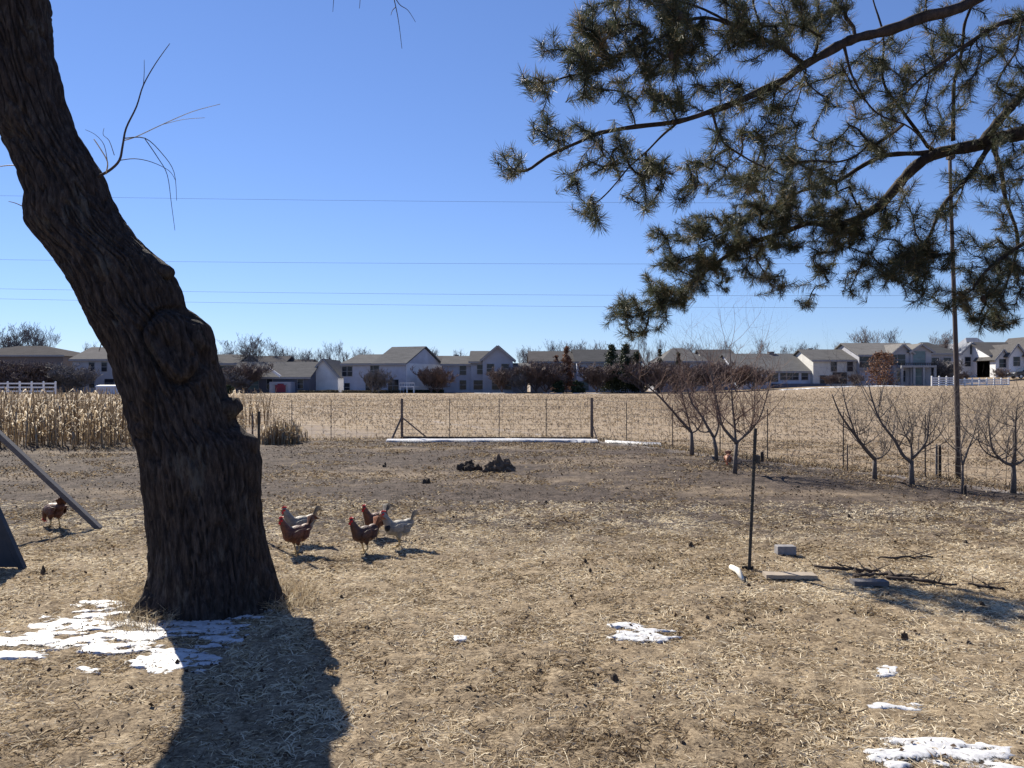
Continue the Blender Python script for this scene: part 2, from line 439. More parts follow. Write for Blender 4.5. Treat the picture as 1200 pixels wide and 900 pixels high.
# dark leaf litter and crumbs
X, Y, r = scatter(60000, 2.4, 21, .72, 106)
dens = fbm(X / .6 + 9, Y / .6, 35, 3); keep = dens + .3 * r.rand(len(X)) > .62
X, Y = X[keep], Y[keep]; n_ = len(X)
V = []; s_ = .004 + .010 * r.rand(n_) ** 3 + .0006 * Y
a = r.rand(n_) * 6.28; zb = gz_np(X, Y) + .012 + .012 * r.rand(n_)
P = np.stack([X, Y, zb], -1)
u = np.stack([np.cos(a), np.sin(a), r.randn(n_) * .35], -1) * s_[:, None]; v = np.stack([-np.sin(a), np.cos(a), r.randn(n_) * .5], -1) * s_[:, None] * .6
V = np.stack([P - u, P - v, P + u, P + v + np.array([0, 0, .006])], 1).reshape(-1, 3)
i = np.arange(n_) * 4
g = np_mesh('leaf_litter', V, np.stack([np.stack([i, i+1, i+2], -1), np.stack([i, i+2, i+3], -1)], 1).reshape(-1, 3), M['litter'], attr=np.repeat(r.rand(n_), 4))
tag(g, 'small dark dead leaves and crumbs scattered over the grass', 'leaf litter', kind='stuff')

# dry corn / tall weed stand at the left, thinning to the right behind the trunk
def stalks(name, n, x0, x1, y0, y1, h, seed, label, leafy=3):
    r = np.random.RandomState(seed)
    V = []; Fq = []; A = []
    X = x0 + (x1 - x0) * r.rand(n); Yd = y0 + (y1 - y0) * r.rand(n) ** 1.3
    xm_, xh_ = (x0 + x1) / 2, (x1 - x0) / 2
    for k in range(n):
        x, y = X[k], Yd[k]; z = gz(x, y) - .02; hh = h * (.42 + .63 * r.rand() ** .8)
        if xh_ < 2: hh *= .45 + .6 * math.sqrt(max(0, 1 - ((x - xm_) / xh_) ** 2)) * (.7 + .5 * r.rand())
        lx, ly = r.randn(2) * .10 * hh
        va = .25 + .75 * r.rand(); wd = .011 + .008 * r.rand()
        a = r.rand() * 3.14; cx, cy = math.cos(a) * wd, math.sin(a) * wd
        b0 = len(V)
        for (t, s) in ((0, 1.), (.5, .9), (1, .45)):
            px_, py_, pz_ = x + lx * t * t, y + ly * t * t, z + hh * t
            V += [(px_ - cx*s, py_ - cy*s, pz_), (px_ + cx*s, py_ + cy*s, pz_), (px_ + cy*s, py_ - cx*s, pz_)]
            A += [va * .8] * 3
        for q in (0, 3):
            for (e, g_) in ((0, 1), (1, 2), (2, 0)): Fq.append((b0+q+e, b0+q+g_, b0+q+3+g_, b0+q+3+e))
        for j in range(r.randint(1, leafy + 1)):
            t = .25 + .65 * r.rand(); l = hh * (.16 + .25 * r.rand()); az = r.rand() * 6.28
            ux, uy = math.cos(az), math.sin(az); wl = .012 + .014 * r.rand()
            p = (x + lx*t*t, y + ly*t*t, z + hh*t); b0 = len(V)
            pts = [p, (p[0] + ux*l*.5, p[1] + uy*l*.5, p[2] + l*.25), (p[0] + ux*l*.9, p[1] + uy*l*.9, p[2] - l*(.1 + .5*r.rand()))]
            vl = min(1, va * .6 + .4 * r.rand())
            for (pp, s) in zip(pts, (.6, 1, .15)):
                V += [(pp[0] - uy*wl*s, pp[1] + ux*wl*s, pp[2]), (pp[0] + uy*wl*s, pp[1] - ux*wl*s, pp[2])]; A += [vl, vl]
            Fq += [(b0, b0+1, b0+3, b0+2), (b0+2, b0+3, b0+5, b0+4)]
    o = np_mesh(name, np.array(V), np.array(Fq), M['stalk'], attr=np.array(A))
    tag(o, label, 'dry stalks', kind='stuff')
    return o
stalks('dry_stalks', 2300, -21, -9.0, 18.9, 30, 1.38, 201, 'dense stand of dry tan corn stalks left of the big trunk')
stalks('dry_weeds', 260, -6.5, -5.5, 20.0, 21.2, .62, 203, 'clump of dry straw weeds just right of the big trunk by the fence', 2)
stalks('tall_weeds', 450, -9.2, -8.0, 20.2, 24, .8, 202, 'shorter dry weeds behind the big trunk', 2)

# ------------------------------------------------------------------ snow
m, n, b = base_mat('old_snow')
f = noisetex(n, 30, detail=5)
n.links.new(ramp(n, f, [(.3, (.36,.36,.37)), (.6, (.60,.60,.615))]), b.inputs['Base Color'])
b.inputs['Roughness'].default_value = .5
b.inputs['Subsurface Weight'].default_value = .0
bump(n, b, f, .4, .01)
at_ = N(n, 'ShaderNodeAttribute', attribute_name='vary'); fn = noisetex(n, 60, None, 4, .8)
ma = N(n, 'ShaderNodeMath', operation='MULTIPLY_ADD'); n.links.new(at_.outputs['Fac'], ma.inputs[0]); ma.inputs[1].default_value = 1.1; n.links.new(fn, ma.inputs[2])
tr_ = N(n, 'ShaderNodeBsdfTransparent'); mx_ = N(n, 'ShaderNodeMixShader'); n.links.new(ramp(n, ma.outputs[0], [(.62, 0), (.80, 1)]), mx_.inputs[0])
n.links.new(tr_.outputs[0], mx_.inputs[1]); n.links.new(b.outputs[0], mx_.inputs[2]); n.links.new(mx_.outputs[0], n.nodes['Material Output'].inputs['Surface'])
M['snow'] = m
def snow_patch(px0, px1, py0, py1, seed, label, thr=.42, hgt=.03, group=None, scale=.22, step=None, lobes=None):
    Y0, Y1 = dn(py1), dn(py0)
    cxp = (px0 + px1) / 2
    Yc = (Y0 + Y1) / 2; step = step or max(.012, Yc * .0022)
    xs0, xs1 = (px0 - 600) / FPX * Yc, (px1 - 600) / FPX * Yc
    gx_ = np.arange(xs0, xs1, step); gy_ = np.arange(Y0, Y1, step * 1.3)
    A, B = np.meshgrid(gx_, gy_)
    if lobes is None: lobes = [((px0 + px1) / 2, (py0 + py1) / 2, (px1 - px0) / 2, (py1 - py0) / 2)]
    mask = np.zeros_like(A)
    PX = A / B * FPX + 600; PY = HZ + FPX * CAM_H / B
    for (lx, ly, rx, ry) in lobes:
        mask = np.maximum(mask, 1 - ((PX - lx) / rx) ** 2 - ((PY - ly) / ry) ** 2)
    fine = fbm(A / scale / 1.7, B / (scale * .6), seed, 4) + 1.1 * (fbm(A / .10, B / .045, seed + 5, 3) - .5)
    h = mask * .85 + (fine - .5) * 1.7 - (thr - .3)
    h = np.where(mask > 0, h, -1)
    hz_ = .7 * hgt * np.clip(h * 2.2, 0, 1) ** .8 - .002
    zz = gz_np(A, B) + hz_ + .004
    zz = np.where(h > 0, zz + .008 * (fbm(A / .06, B / .06, seed + 9, 2) - .5), gz_np(A, B) - .02)
    idx = np.arange(A.size).reshape(A.shape)
    F_ = np.stack([idx[:-1, :-1], idx[:-1, 1:], idx[1:, 1:], idx[1:, :-1]], -1).reshape(-1, 4)
    ok = (h.ravel()[F_] > -.02).sum(1) >= 2
    F_ = F_[ok]
    used = np.unique(F_); remap = -np.ones(A.size, dtype=int); remap[used] = np.arange(len(used))
    V_ = np.stack([A, B, zz], -1).reshape(-1, 3)[used]
    o = np_mesh('snow_patch', V_, remap[F_], M['snow'], smooth=True, attr=np.clip(h.ravel()[used], 0, 1))
    return tag(o, label, 'snow', group or 'patches of old snow')
snow_patch(-60, 300, 698, 800, 401, 'largest patch of snow, broken and bright, at the foot of the big trunk', .56, .018,
           lobes=[(150, 740, 120, 30), (245, 722, 66, 32), (205, 777, 60, 17), (60, 752, 130, 12), (15, 770, 50, 6), (110, 788, 34, 5), (262, 748, 52, 20), (120, 716, 50, 12), (290, 716, 40, 10)])
snow_patch(706, 800, 728, 756, 402, 'small isolated white snow patch in the middle of the lawn', .38, .018, lobes=[(755, 745, 46, 9), (735, 733, 24, 4)])
snow_patch(526, 556, 744, 756, 403, 'tiny scrap of snow left of the middle snow patch', .25, .014, lobes=[(538, 750, 10, 4)])
snow_patch(1016, 1060, 776, 794, 404, 'small oval scrap of snow, uppermost of the scraps at the right', .36, .014, lobes=[(1037, 785, 18, 7)])
snow_patch(1016, 1092, 814, 840, 405, 'thin split streak of snow at the right above the ragged patch', .40, .014, lobes=[(1036, 825, 24, 8), (1066, 828, 26, 6)])
snow_patch(1010, 1215, 858, 925, 406, 'ragged patch of snow in the bottom right corner', .5, .018, lobes=[(1075, 880, 62, 24), (1150, 893, 60, 22), (1045, 882, 40, 9), (1150, 915, 70, 20), (1085, 868, 30, 10)])
def snow_strip(x0, x1, yc, hw, seed, label):
    xs = np.arange(x0, x1, .05); vs = np.linspace(-1, 1, 9)
    A, V_ = np.meshgrid(xs, vs)
    wdt = hw * (.5 + fbm(A / 1.2, A * 0, seed, 3))
    B = yc(A) + V_ * wdt
    zz = gz_np(A, B) + .05 * np.sqrt(np.clip(1 - V_**2, 0, 1)) + .012 * fbm(A / .3, B / .3, seed + 2) + .02
    zz = np.where(np.abs(V_) > .95, gz_np(A, B) - .04, zz)
    zz = np.where(fbm(A / .8, V_ * .5, seed + 4, 3) > .36, zz, gz_np(A, B) - .06)
    idx = np.arange(A.size).reshape(A.shape)
    F_ = np.stack([idx[:-1, :-1], idx[:-1, 1:], idx[1:, 1:], idx[1:, :-1]], -1).reshape(-1, 4)
    o = np_mesh('snow_strip', np.stack([A, B, zz], -1).reshape(-1, 3), F_, M['snow'], smooth=True, attr=np.clip((1 - V_**2) * .6, 0, 1).ravel())
    return tag(o, label, 'snow', 'patches of old snow')
snow_strip(-3.3, 2.3, lambda a: 20.8 + 0 * a, .30, 411, 'long thin white strip of snow along the back fence')
snow_strip(2.45, 3.7, lambda a: 20.6 - (a - 2.4) * 1.0, .22, 412, 'short dull strip of snow right of the fence corner post')

# ------------------------------------------------------------------ the big leaning trunk
m, n, b = base_mat('furrowed_bark')
tc = N(n, 'ShaderNodeTexCoord')
f1_ = noisetex(n, 38, tc.outputs['Object'], 7, .75, stretch=(1, 1, .2)); f2_ = noisetex(n, 3, tc.outputs['Object'], 4)
c_ = mixc(n, ramp(n, f2_, [(.35, 0), (.7, 1)]), ramp(n, f1_, [(.3, (.012,.011,.012)), (.5, (.040,.034,.034)), (.7, (.10,.086,.08))]),
          ramp(n, f1_, [(.3, (.014,.011,.010)), (.5, (.050,.039,.034)), (.7, (.105,.085,.074))]))
f4_ = noisetex(n, 5, tc.outputs['Object'], 6, .75, stretch=(1, 1, .45))
c_ = mixc(n, ramp(n, f4_, [(.56, 0), (.66, .5)]), c_, (.13, .13, .12))
n.links.new(c_, b.inputs['Base Color']); b.inputs['Roughness'].default_value = .95; b.inputs['Specular IOR Level'].default_value = .15
bump(n, b, f1_, .9, .03)
M['bark'] = m
TY = 5.6
rows = [(-330,-255,-50),(-200,-175,-5),(-100,-112,22),(0,-58,53),(58,-30,58),(111,-12,71),(147,0,84),(160,6,91),(202,25,118),(231,38,128),(249,36,138),(262,37,147),(275,46,156),(300,66,184),(307,71,194),(338,92,208),(360,104,213),(372,108,232),(382,113,243),(400,124,249),(430,138,254),(465,150,265),(500,158,277),(519,163,296),(541,168,303),(580,174,305),(617,178,307),(661,181,315),(690,180,322),(716,176,330)]
rp = np.array([q[0] for q in rows], float); rl = np.array([q[1] for q in rows], float); rr = np.array([q[2] for q in rows], float)
NR, NS = 640, 260
py_s = np.linspace(-330, 716, NR)
L_ = np.interp(py_s, rp, rl); R_ = np.interp(py_s, rp, rr)
kern = np.exp(-np.linspace(-2, 2, 9) ** 2); kern /= kern.sum()
L_ = np.convolve(np.pad(L_, 4, 'edge'), kern, 'valid'); R_ = np.convolve(np.pad(R_, 4, 'edge'), kern, 'valid')
z_s = CAM_H + (HZ - py_s) / FPX * TY; z_s[-1] = -.12
cx_s = ((L_ + R_) / 2 - 600) / FPX * TY; rx_s = (R_ - L_) / 2 / FPX * TY
Rm = np.convolve(np.pad(rx_s, 40, 'edge'), np.ones(81) / 81, 'valid')
verts = []
for i in range(NR):
    z = z_s[i]; r0 = rx_s[i]; ry = .93 * Rm[i]
    fl = max(0, 1 - max(z, 0) / .42) ** 2
    for k in range(NS):
        th = 2 * math.pi * k / NS
        c, s = math.cos(th), math.sin(th)
        lob = fl * (.03 + .34 * max(0, math.cos(3 * th + .4 + .5 * math.sin(th * 2))) ** 3 * (1 if c < .6 else .6))
        px_, py_, pz_ = c * r0, s * ry, z
        # long plates: ridged noise stretched along the stem
        wv_ = mnoise.noise((px_ * 3, py_ * 3, z * 1.5)) * .6
        a1 = mnoise.noise((px_ * 28 + wv_, py_ * 28, z * 3.4 + wv_))
        a2 = mnoise.noise((px_ * 44, py_ * 44 + 7, z * 9 + wv_))
        a3 = mnoise.noise((px_ * 5, py_ * 5, z * 2.2 + 11))
        d = .010 - .028 * math.exp(-(a1 / .12) ** 2) + .015 * a2 + .020 * a3
        # oval healed knot facing the lawn
        if s < 0:
            kx = (px_ + cx_s[i]) - (221 - 600) / FPX * TY + .02 * math.sin(z * 14); kz = z - (CAM_H + (HZ - 407) / FPX * TY) + .5 * kx
            e = math.sqrt((kx / .14) ** 2 + (kz / .22) ** 2) + .12 * mnoise.noise((px_ * 7, z * 7, 3))
            d += (.028 * math.exp(-((e - .72) / .22) ** 2) if e < 1.6 else 0) - .062 * math.exp(-((e - 1.12) / .12) ** 2) - .05 * math.exp(-(e / .2) ** 2)
            # vertical seam below the knot
            sx = (px_ + cx_s[i]) - ((200 - 600) / FPX * TY + .02 * math.sin(z * 9))
            if .9 < z < 1.9: d -= .05 * math.exp(-(sx / .03) ** 2) * min(1, (z - .9) * 4, (1.9 - z) * 4)
        r_ = 1 + lob
        d -= .010
        verts.append((cx_s[i] + c * (r0 * r_ + d), TY + .12 * math.sin(z * 1.1) * 0 + s * (ry * r_ + d), pz_))
verts = np.array(verts)
idx = np.arange(NR * NS).reshape(NR, NS); idn = np.roll(idx, -1, axis=1)
Ft = np.stack([idx[:-1], idx[1:], idn[1:], idn[:-1]], -1).reshape(-1, 4)
tree = empty('leaning_tree', (cx_s[-2], TY, 0), 0, 'massive leaning rough barked tree trunk with a healed knot, snow at its foot', 'tree')
def to_tree(o):
    o.parent = tree; o.location = (-tree.location.x, -tree.location.y, -tree.location.z); return o
tr = to_tree(np_mesh('trunk', verts, Ft, M['bark'], smooth=True))
# short broken stubs, plus a hidden one added for the trunk shadow
mb = MB()
def knobby(mb, a, b, r0, r1, seed, n=18, rings=9):
    a = Vector(a); b = Vector(b); pts = [a.lerp(b, i / (rings - 1)) for i in range(rings)]
    rads = [r0 + (r1 - r0) * i / (rings - 1) for i in range(rings)]
    s0 = len(mb.v)
    mb.tube(pts, rads, n)
    for j in range(s0, len(mb.v)):
        p = Vector(mb.v[j]); t = (j - s0) // n
        c = pts[min(t, rings - 1)]; q = p - c
        mb.v[j] = tuple(c + q * (1 + .35 * mnoise.noise(p * 13 + Vector((seed, 0, 0))) + .12 * mnoise.noise(p * 40)))
knobby(mb, at(255, 484, TY), at(281, 474, TY - .02), .115, .045, 1)
to_tree(mb.build('stub_or_shadow_knob', M['bark'], smooth=True))
mb = MB(); knobby(mb, at(62, 268, TY), at(36, 247, TY - .02), .10, .035, 5)
to_tree(mb.build('stub_or_shadow_knob', M['bark'], smooth=True))
mb = MB(); knobby(mb, at(270, 520, TY - .02), at(301, 523, TY), .14, .05, 9)
to_tree(mb.build('stub_or_shadow_knob', M['bark'], smooth=True))
mb = MB(); knobby(mb, at(262, 528, TY + .3), at(283, 520, TY + .72), .17, .07, 21)  # unseen knob behind the trunk, added to widen its cast shadow
to_tree(mb.build('stub_or_shadow_knob', M['bark'], smooth=True))
mb = MB(); knobby(mb, at(160, 305, TY - .05), at(201, 322, TY - .1), .10, .04, 13)
to_tree(mb.build('stub_or_shadow_knob', M['bark'], smooth=True))
# thin dead shoots at the crook of the trunk
def pxl(pts, Y0): return [at(p[0], p[1], Y0 + (p[2] if len(p) > 2 else 0)) for p in pts]
def smooth_path(P, k=4):
    out = []
    n_ = len(P)
    for i in range(n_ - 1):
        p0 = P[max(i-1, 0)]; p1 = P[i]; p2 = P[i+1]; p3 = P[min(i+2, n_-1)]
        for j in range(k):
            t = j / k
            out.append(.5 * ((2*p1) + (p2-p0)*t + (2*p0-5*p1+4*p2-p3)*t*t + (-p0+3*p1-3*p2+p3)*t**3))
    out.append(P[-1]); return out
def shoot(pts, r0, r1, mat, name='shoot', Y0=5.55, n=5):
    r0 *= .7; r1 *= .75
    mb = MB(); P = smooth_path(pxl(pts, Y0)); k = len(P)
    mb.tube(P, [r0 + (r1 - r0) * i / (k - 1) for i in range(k)], n)
    return to_tree(mb.build(name, mat, smooth=True))
shoot([(112,208),(128,200),(140,188),(144,170),(148,150),(160,125),(168,100),(182,75),(199,51)], .016, .003, M['twig_dark'])
shoot([(168,100),(169,85,.05),(169,70,.08)], .004, .002, M['twig_dark'])
shoot([(144,165),(160,160,.03),(190,146,.08),(225,131,.12),(258,122,.16)], .006, .0025, M['twig_pale'])
shoot([(190,146,.08),(215,140,.1),(240,138,.1)], .003, .002, M['twig_pale'])
shoot([(146,162),(170,162,-.05),(190,180,-.08),(204,202,-.1),(207,235,-.1)], .006, .002, M['twig_dark'])
shoot([(170,163,-.05),(185,185,-.1),(196,205,-.12),(201,240,-.12),(205,270,-.12)], .005, .002, M['twig_dark'])
shoot([(140,188),(158,186,-.05),(178,190,-.1),(198,200,-.1),(206,212,-.1)], .005, .002, M['twig_dark'])
shoot([(124,204),(126,190,-.05),(118,175,-.08),(110,163,-.1)], .007, .005, M['twig_pale'])
shoot([(126,190,-.05),(122,170,-.1),(112,158,-.1),(100,152,-.12)], .004, .002, M['twig_grey'])
shoot([(134,182,-.02),(128,165,-.06),(121,158,-.08),(122,150,-.08)], .004, .002, M['twig_grey'])
shoot([(45,247),(30,243),(18,238),(10,236)], .007, .003, M['twig_grey'])
shoot([(30,200,.1),(18,194,.1),(0,195,.1),(-20,200,.1)], .007, .004, M['twig_pale'])
shoot([(120,398),(118,405),(116,412)], .006, .003, M['twig_grey'])
shoot([(118,395),(115,385),(113,383)], .006, .003, M['twig_grey'])
# longer grass round the foot of the trunk
n_ = 5200; r = np.random.RandomState(108)
a__ = r.rand(n_) * 6.283; q_ = .40 + .30 * r.rand(n_) ** 1.4
gx__ = cx_s[-2] + np.cos(a__) * (q_ + .07); gy__ = TY + np.sin(a__) * q_
kk = (fbm(a__ * 3, q_ * 3, 71, 2) + .3 * r.rand(n_) > .55) & ~((gy__ < TY - .2) & (gx__ > cx_s[-2] - .1))
gx__, gy__ = gx__[kk], gy__[kk]; n_ = len(gx__)
g = blades('base_grass', gx__, gy__, .07 + .12 * r.rand(n_), .004 + 0 * gx__, .7 + .7 * r.rand(n_), np.clip(.5 + .25 * r.randn(n_), 0, 1), M['grass_blade'], 12)
tag(g, 'longer dry grass tufts around the foot of the big trunk', 'grass', kind='stuff')
# the bare crown above the picture
rc = random.Random(5)
MINR = [0.0]
def grow(mb, p, d, L, r, lev, rc, up=.12, wob=.25, kids=(3, 5), thin=.62, nside=6, tmb=None, maxlev=4, spread=.75):
    pts = [p]; k = 5; dd = d.copy(); 
    for i in range(k):
        dd = (dd + Vector((rc.uniform(-1, 1), rc.uniform(-1, 1), rc.uniform(-.6, 1))) * wob * .5 + Vector((0, 0, up))).normalized()
        pts.append(pts[-1] + dd * L / k)
    rad = [max(MINR[0], r * (1 - .55 * i / k)) for i in range(k + 1)]
    mb.tube(pts, rad, max(3, nside - lev))
    if lev >= maxlev: return
    for j in range(rc.randint(*kids)):
        i = rc.randint(1, k); t = pts[i]
        axis_ = dd.orthogonal().normalized(); axis_.rotate(Matrix.Rotation(rc.uniform(0, 6.28), 3, dd))
        nd = (dd * (1 - spread * .5) + axis_ * spread * rc.uniform(.6, 1.1)).normalized()
        grow(mb, t, nd, L * rc.uniform(.5, .75), rad[i] * thin, lev + 1, rc, up, wob, kids, thin, nside, tmb, maxlev, spread)
top = Vector((cx_s[0], TY, z_s[0]))
for d_, l_ in (((-.5, .2, 1), 2.8), ((.5, .5, 1), 2.6)):
    mb = MB(); grow(mb, top - Vector((0, 0, .3)), Vector(d_).normalized(), l_, .26, 0, rc, .1, .3, (3, 4), .5, 10, maxlev=3)
    to_tree(mb.build('limb', M['bark'], smooth=True))
# long bough reaching over the picture with drooping twigs in view
mb = MB(); mb.tube(smooth_path([top, at(60, -330, 5.7), at(250, -260, 5.9), at(420, -160, 6.0), at(560, -120, 6.1)]), [.13 - .1 * i / 16 for i in range(17)], 8)
to_tree(mb.build('limb', M['bark'], smooth=True))
shoot([(440,-150),(450,-80),(455,-30),(462,0),(467,25),(471,57)], .010, .0025, M['twig_dark'], 'hanging_twig', 6.0)
shoot([(459,-10),(468,5),(478,12),(487,26)], .006, .002, M['twig_dark'], 'hanging_twig', 6.0)
shoot([(464,8),(460,12),(458,18)], .005, .002, M['twig_dark'], 'hanging_twig', 6.0)
shoot([(400,-165),(396,-80),(393,-20),(391,0),(390,14)], .007, .002, M['twig_dark'], 'hanging_twig', 6.0)
shoot([(425,-158),(426,-60),(422,0),(421,10)], .006, .002, M['twig_grey'], 'hanging_twig', 6.0)
# ------------------------------------------------------------------ pine at the right
pine = empty('pine_tree', (6.9, 7.0, gz(6.9, 7.0)), 0, 'dark long needled pine whose boughs hang into the upper right', 'tree')
pine_off = Vector(pine.location)
def to_pine(o, par=None):
    if par is None:
        o.parent = pine; o.location = -pine_off
    else: o.parent = par
    return o
TX = Vector((6.9, 7.0, 0))
m, n, b = base_mat('pine_bark')
f1_ = noisetex(n, 16, None, 5, .7, stretch=(1, 1, .4))
n.links.new(ramp(n, f1_, [(.3, (.015,.012,.012)), (.55, (.042,.033,.031)), (.75, (.085,.063,.054))]), b.inputs['Base Color'])
b.inputs['Roughness'].default_value = .9; bump(n, b, f1_, .8, .02)
M['pine_bark'] = m
mb = MB()
mb.tube([TX + Vector((.05*math.sin(z), .04*math.cos(z*1.3), z)) for z in np.linspace(-.1, 11, 26)], [max(.03, .27 * (1 - z / 12) + .12 * max(0, 1 - z*2)) for z in np.linspace(-.1, 11, 26)], 20)
to_pine(mb.build('trunk', M['pine_bark'], smooth=True))
TPX = lambda z: TX + Vector((0, 0, z))
limbs = []   # (points 3D, r0, r1)
def limb(start, pts, r0, r1):
    P = ([start] if start is not None else []) + [at(p[0], p[1], p[2]) for p in pts]
    limbs.append((smooth_path(P, 6), r0, r1))
limb(TPX(5.6), [(1240,-45,6.4),(1141,0,6.3),(1040,35,6.2),(987,53,6.2),(944,76,6.1),(891,107,6.0),(837,128,5.9),(773,144,5.8),(693,160,5.7),(624,197,5.6),(602,195,5.6)], .075, .008)
limb(TPX(3.7), [(1260,150,7.0),(1200,158,7.1),(1163,165,7.2),(1093,181,7.3),(1056,213,7.4),(1024,245,7.5),(987,261,7.6),(933,267,7.7),(853,299,7.9),(800,341,8.1),(752,370,8.2)], .105, .010)
limb(None, [(1150,168,7.2),(1180,130,7.1),(1200,107,7.0),(1260,30,6.9),(1330,-60,6.8)], .06, .03)
limb(None, [(1163,165,7.2),(1141,197,7.1),(1109,240,7.0),(1093,267,7.0),(1075,290,7.0)], .035, .01)
limb(None, [(1165,170,7.2),(1179,224,7.2),(1192,283,7.2),(1180,330,7.2),(1155,370,7.2)], .03, .008)
limb(None, [(1093,175,7.3),(1056,128,7.1),(1035,91,7.0),(1032,43,6.9),(1020,-20,6.9)], .022, .008)
limb(None, [(1117,165,7.3),(1117,107,7.2),(1128,43,7.1),(1141,0,7.0),(1150,-60,7.0)], .024, .012)
limb(None, [(1100,176,7.3),(1040,184,7.4),(987,208,7.5),(933,229,7.6),(880,256,7.8),(820,285,7.9)], .035, .008)
limb(None, [(835,130,5.9),(848,165,6.0),(875,185,6.1),(899,199,6.1)], .014, .006)
limb(None, [(795,142,5.85),(760,175,5.8),(735,195,5.8),(707,229,5.8),(692,245,5.8)], .012, .005)
limb(None, [(944,75,6.1),(912,53,6.0),(869,32,5.9),(816,21,5.8),(747,55,5.7),(690,85,5.6),(635,98,5.6)], .022, .006)
limb(None, [(869,32,5.9),(800,0,5.8),(730,-10,5.7)], .014, .006)
limb(None, [(987,53,6.2),(1000,90,6.2),(1030,130,6.3),(1075,160,6.4)], .016, .006)
limb(TPX(5.0), [(1300,20,6.6),(1200,20,6.6),(1120,60,6.5),(1060,110,6.5)], .05, .01)
limb(TPX(3.2), [(1330,260,6.8),(1240,270,6.7),(1180,300,6.7),(1140,340,6.7)], .06, .01)
# boughs out of the picture, so that the tree is whole
rp_ = random.Random(77)
for k in range(20):
    z = rp_.uniform(3.0, 10.4); a_ = rp_.uniform(-2.2, 1.9)
    Lb = 3.6 * (1 - z / 13)
    st = TPX(z); d = Vector((math.cos(a_), math.sin(a_), .12))
    P = [st + d * Lb * t + Vector((0, 0, -.25 * t * t * Lb * .4 + .1 * math.sin(7*t + k))) for t in (0, .25, .5, .75, 1)]
    limbs.append((smooth_path(P, 5), .06, .01))
NIN = 15
nodes = []; npar = []; nrad = []; nlimb = []
for li, (P, r0, r1) in enumerate(limbs):
    nl = len(P); mb = MB()
    rads = [.85 * (r0 + (r1 - r0) * (i / (nl - 1)) ** .7) * rp_.uniform(.86, 1.16) for i in range(nl)]
    P = [p + Vector((mnoise.noise(p * 3), mnoise.noise(p * 3 + Vector((5, 0, 0))), mnoise.noise(p * 3 + Vector((0, 9, 0))))) * (.035 if i else 0) for i, p in enumerate(P)]
    mb.tube(P, rads, 8 if r0 > .03 else 6)
    lo_ = to_pine(mb.build('branch', M['pine_bark'], smooth=True))
    for i, p in enumerate(P):
        if i < 2 and li < 2: continue
        nodes.append(p); npar.append(-1); nlimb.append(li)
# foliage clusters as the photograph shows them: (px, py, rx, ry, count, depth)
cl = [(595,192,20,17,6,5.6),(632,98,22,18,7,5.6),(690,248,20,20,8,5.8),(675,207,15,12,5,5.7),(648,144,22,15,7,5.6),(672,165,25,12,7,5.7),(656,55,20,18,6,5.6),
      (745,30,60,38,62,5.7),(715,88,42,30,32,5.7),(790,85,36,34,30,5.8),(690,50,28,25,14,5.6),(830,28,50,30,42,5.9),(905,30,42,32,34,6.0),(960,15,30,22,16,6.1),(850,85,40,22,16,5.9),
      (720,180,30,16,13,5.7),(757,225,18,18,9,5.8),(775,197,20,14,10,5.8),(828,197,26,14,9,6.0),(792,232,10,8,3,5.9),(816,221,14,10,4,6.0),(760,120,40,14,12,5.8),
      (880,150,45,26,26,6.1),(930,125,35,30,22,6.2),(910,205,50,22,28,6.8),(860,225,30,18,14,7.2),(950,190,35,26,22,6.8),
      (815,285,50,28,56,7.9),(855,310,42,28,46,7.9),(800,325,42,20,34,8.0),(850,265,38,22,24,7.8),(790,345,30,12,14,8.1),
      (745,372,34,18,34,8.2),(780,352,26,16,16,8.1),(730,350,12,8,4,8.2),
      (905,262,40,28,42,7.7),(950,272,46,26,46,7.6),(1000,262,45,28,42,7.5),(930,230,40,20,24,7.5),(990,222,36,20,20,7.4),
      (917,341,14,15,9,7.7),(941,358,9,7,3,7.7),(958,322,14,14,6,7.6),(987,341,9,10,4,7.5),(985,305,30,14,12,7.5),
      (1040,300,34,24,30,7.1),(1075,315,30,24,24,7.0),(1100,285,26,26,16,7.0),(1065,345,16,10,4,7.0),(1030,330,22,12,8,7.1),
      (1150,300,28,28,20,7.1),(1180,330,26,28,22,6.8),(1145,355,24,20,18,7.1),(1152,378,22,10,11,7.2),(1110,340,20,20,8,7.0),(1185,365,14,14,6,6.8),
      (1000,90,34,30,16,6.6),(1050,75,40,30,20,6.8),(1100,100,40,34,22,6.9),(1160,90,40,36,26,6.8),(1050,150,50,22,20,6.9),(1120,190,36,24,14,7.1),(1010,165,30,24,14,6.9),
      (1170,215,30,30,16,7.0),(1185,160,24,18,10,6.8),(1190,40,30,26,14,6.7),(1110,30,44,20,14,6.8),(1180,260,22,20,9,7.0),(1080,235,36,22,14,7.1),
      (800,-50,110,40,40,5.8),(960,-60,90,40,36,6.0),(1120,-60,90,50,40,6.5),(1280,250,70,90,50,6.7),(1280,60,70,90,45,6.7)]
rng = np.random.RandomState(314)
targets = []
for (cx, cy, rx, ry, cnt, dep) in cl:
    for k in range(int(cnt * 1.35)):
        a_ = rng.rand() * 6.283; q = math.sqrt(rng.rand()) * 1.22
        targets.append(at(cx + math.cos(a_) * q * rx, cy + math.sin(a_) * q * ry, dep + rng.uniform(-.38, .38)))
for (P, r0, r1) in limbs[NIN:]:
    for k in range(20):
        t = .35 + .65 * rng.rand(); p = P[min(len(P)-1, int(t * (len(P) - 1)))]
        targets.append(p + Vector(rng.uniform(-.4, .4, 3)))
